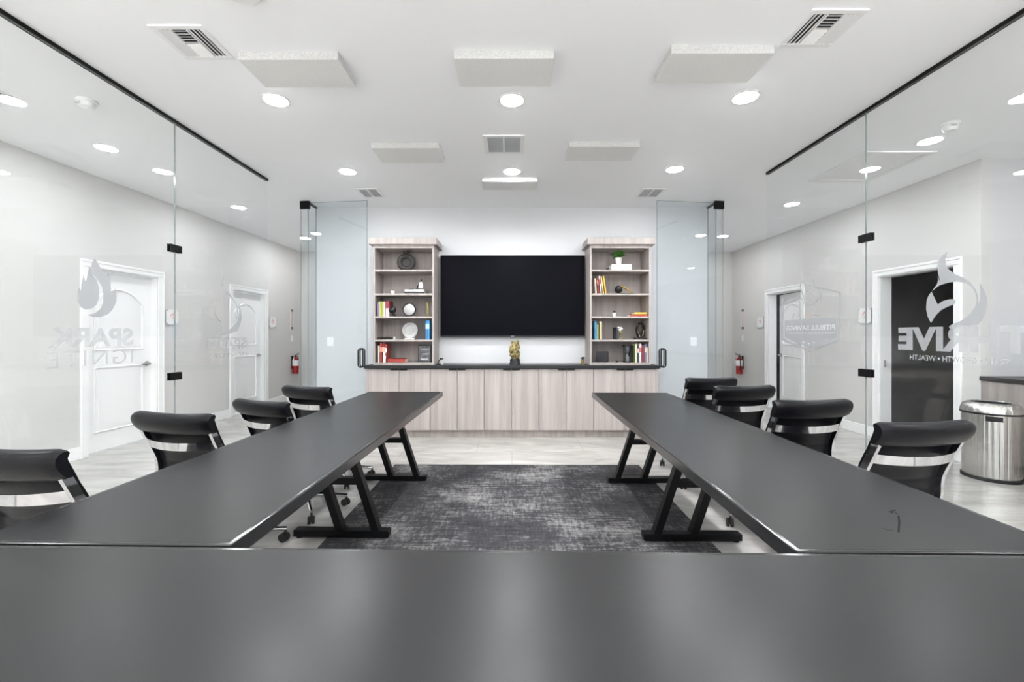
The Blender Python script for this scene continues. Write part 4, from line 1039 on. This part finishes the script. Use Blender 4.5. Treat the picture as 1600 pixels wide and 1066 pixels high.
#  x, y of the back's top centre, yaw (clockwise positive turns towards +x), drop
chairs = [(-1.768, 1.49, 8, 0.0, 'closest to the camera, away from the trash can'),
          (-1.765, 2.24, 12, -.012, 'second from the camera, away from the trash can'),
          (-1.680, 2.88, 22, -.045, 'third from the camera, away from the trash can'),
          (-1.69, 3.55, 20, -.03, 'farthest from the camera, away from the trash can'),
          (1.87, 1.95, -8, 0.0, 'nearest to the steel trash can'),
          (1.797, 2.58, -6, 0.004, 'second from the steel trash can'),
          (1.775, 3.30, -8, 0.004, 'third from the steel trash can'),
          (1.82, 3.95, -8, 0.0, 'last of the trash can side row, by the glass door')]
for bx, by, yaw, dz, who in chairs:
    a = -R(yaw); c = Vector((bx, by, 0))-Matrix.Rotation(a, 3, 'Z') @ Vector((0, -.39, 0))
    o = put(ch, sch, (c.x, c.y, 0), CB+who, 'chair', GCH, rz=a)
    if dz: o.scale = (1, 1, 1+dz/.9)
    if bx < 0:
        for c_ in [q for q in bpy.data.objects if q.parent == o and q.name.startswith(('star_base', 'caster'))]: c_.rotation_euler = (0, 0, R(36))

# ------------------------------------------------------------------ trash can and side counter
o = empty('trash_can', (4.355, 3.955, 0), 0, 'round brushed steel open-top trash can beside the side counter', 'trash can')
r = .192
MB().lathe([(r-.004, .03), (r-.004, .60), (r-.02, .60), (r-.02, .03)], 64).build('body', 'brushed_steel', o, smooth=True)
MB().lathe([(0, 0), (r+.006, 0), (r+.008, .012), (r+.006, .03), (0, .03)], 64).build('base_ring', 'black_plastic', o, smooth=True)
MB().lathe([(r-.01, .585), (r+.012, .588), (r+.012, .603), (r-.01, .606)], 64, cap=False).build('rim_seal', 'black_plastic', o, smooth=True)
MB().lathe([(r+.010, .604), (r+.008, .63), (r-.006, .665), (r-.03, .685), (r-.05, .688), (r-.06, .68), (r-.058, .62)], 64, cap=False).build('lid', 'brushed_steel', o, smooth=True)
MB().lathe([(r-.06, .679), (r-.068, .60), (.0, .56)], 48, cap=False).build('liner', 'black_plastic', o, smooth=True)
ha = math.atan2(-3.955, -4.355)+.10
hm = MB(); A = []; B = []
for k in range(9):
    a = ha-.27+.54*k/8
    A.append([(math.cos(a)*(r-.002), math.sin(a)*(r-.002), z_) for z_ in (.535, .577)]); B.append([(math.cos(a)*(r+.004), math.sin(a)*(r+.004), z_) for z_ in (.535, .577)])
hm.sheet(A, B).build('handle_slot', 'black_plastic', o, smooth=True)
o = empty('counter_cabinet', (4.60, 3.0, 0), 0, 'grey oak side counter with a black top at the corridor edge', 'counter')
MB().box(0, .6, -2.2, 1.248, .10, .852).build('body', 'grey_oak', o); MB().box(.05, .6, -2.2, 1.248, 0, .10).build('toe_kick', 'grey_oak', o)
for k in range(6): MB().box(-.018, 0, -2.19+k*.573, -2.19+k*.573+.568, .11, .848, .001, 1).build('door', 'grey_oak', o)
MB().box(-.04, .64, -2.22, 1.249, .854, .894, .003, 1).build('worktop', 'counter_black', o)

# ------------------------------------------------------------------ light, sky, camera
w = bpy.data.worlds.new('World'); bpy.context.scene.world = w; w.use_nodes = True
bg = w.node_tree.nodes['Background']; bg.inputs[0].default_value = (.86, .93, 1, 1); bg.inputs[1].default_value = 1.0
L = bpy.data.lights.new('window_fill', 'AREA'); L.shape = 'RECTANGLE'; L.size = 7.0; L.size_y = 2.3; L.energy = 15; L.color = (.95, .98, 1)  # area lamp added outside the rear window to brighten ceiling and back wall
lo = bpy.data.objects.new('window_fill', L); col.objects.link(lo); lo.location = (0, YR-.3, 1.55); lo.rotation_euler = (R(90), 0, 0)

L = bpy.data.lights.new('ceiling_fill', 'AREA'); L.shape = 'RECTANGLE'; L.size = 9.0; L.size_y = 3.6; L.energy = 150; L.color = (1, .995, .98)  # upward fill lamp added outside to lift the ceiling, no ground is built
lo = bpy.data.objects.new('ceiling_fill', L); col.objects.link(lo); lo.location = (0, YR-2.4, .02); lo.rotation_euler = (R(180), 0, 0)
L = bpy.data.lights.new('bounce_fill_sun', 'SUN'); L.energy = 34.0; L.angle = R(.6); L.color = (1, .985, .96)  # added behind the camera so its floor bounce brightens the ceiling
lo = bpy.data.objects.new('bounce_fill_sun', L); col.objects.link(lo); lo.location = (0, -8, 6); lo.rotation_euler = (R(44), 0, 0)
cam = bpy.data.cameras.new('camera'); cam.sensor_width = 36; cam.lens = F/1600*36; cam.shift_y = -(533-VY)/1600; cam.clip_start = .02
co = bpy.data.objects.new('camera', cam); col.objects.link(co); co.location = (0, 0, CH); co.rotation_euler = (R(90), 0, 0)
S = bpy.context.scene; S.camera = co
S.view_settings.view_transform = 'Standard'; S.view_settings.look = 'None'; S.view_settings.gamma = 1; S.view_settings.use_curve_mapping = False
S.view_settings.exposure = 1.05
S.cycles.max_bounces = 14; S.cycles.diffuse_bounces = 7; S.cycles.glossy_bounces = 6; S.cycles.transparent_max_bounces = 24
S.cycles.caustics_reflective = False; S.cycles.caustics_refractive = False; S.cycles.sample_clamp_indirect = 6
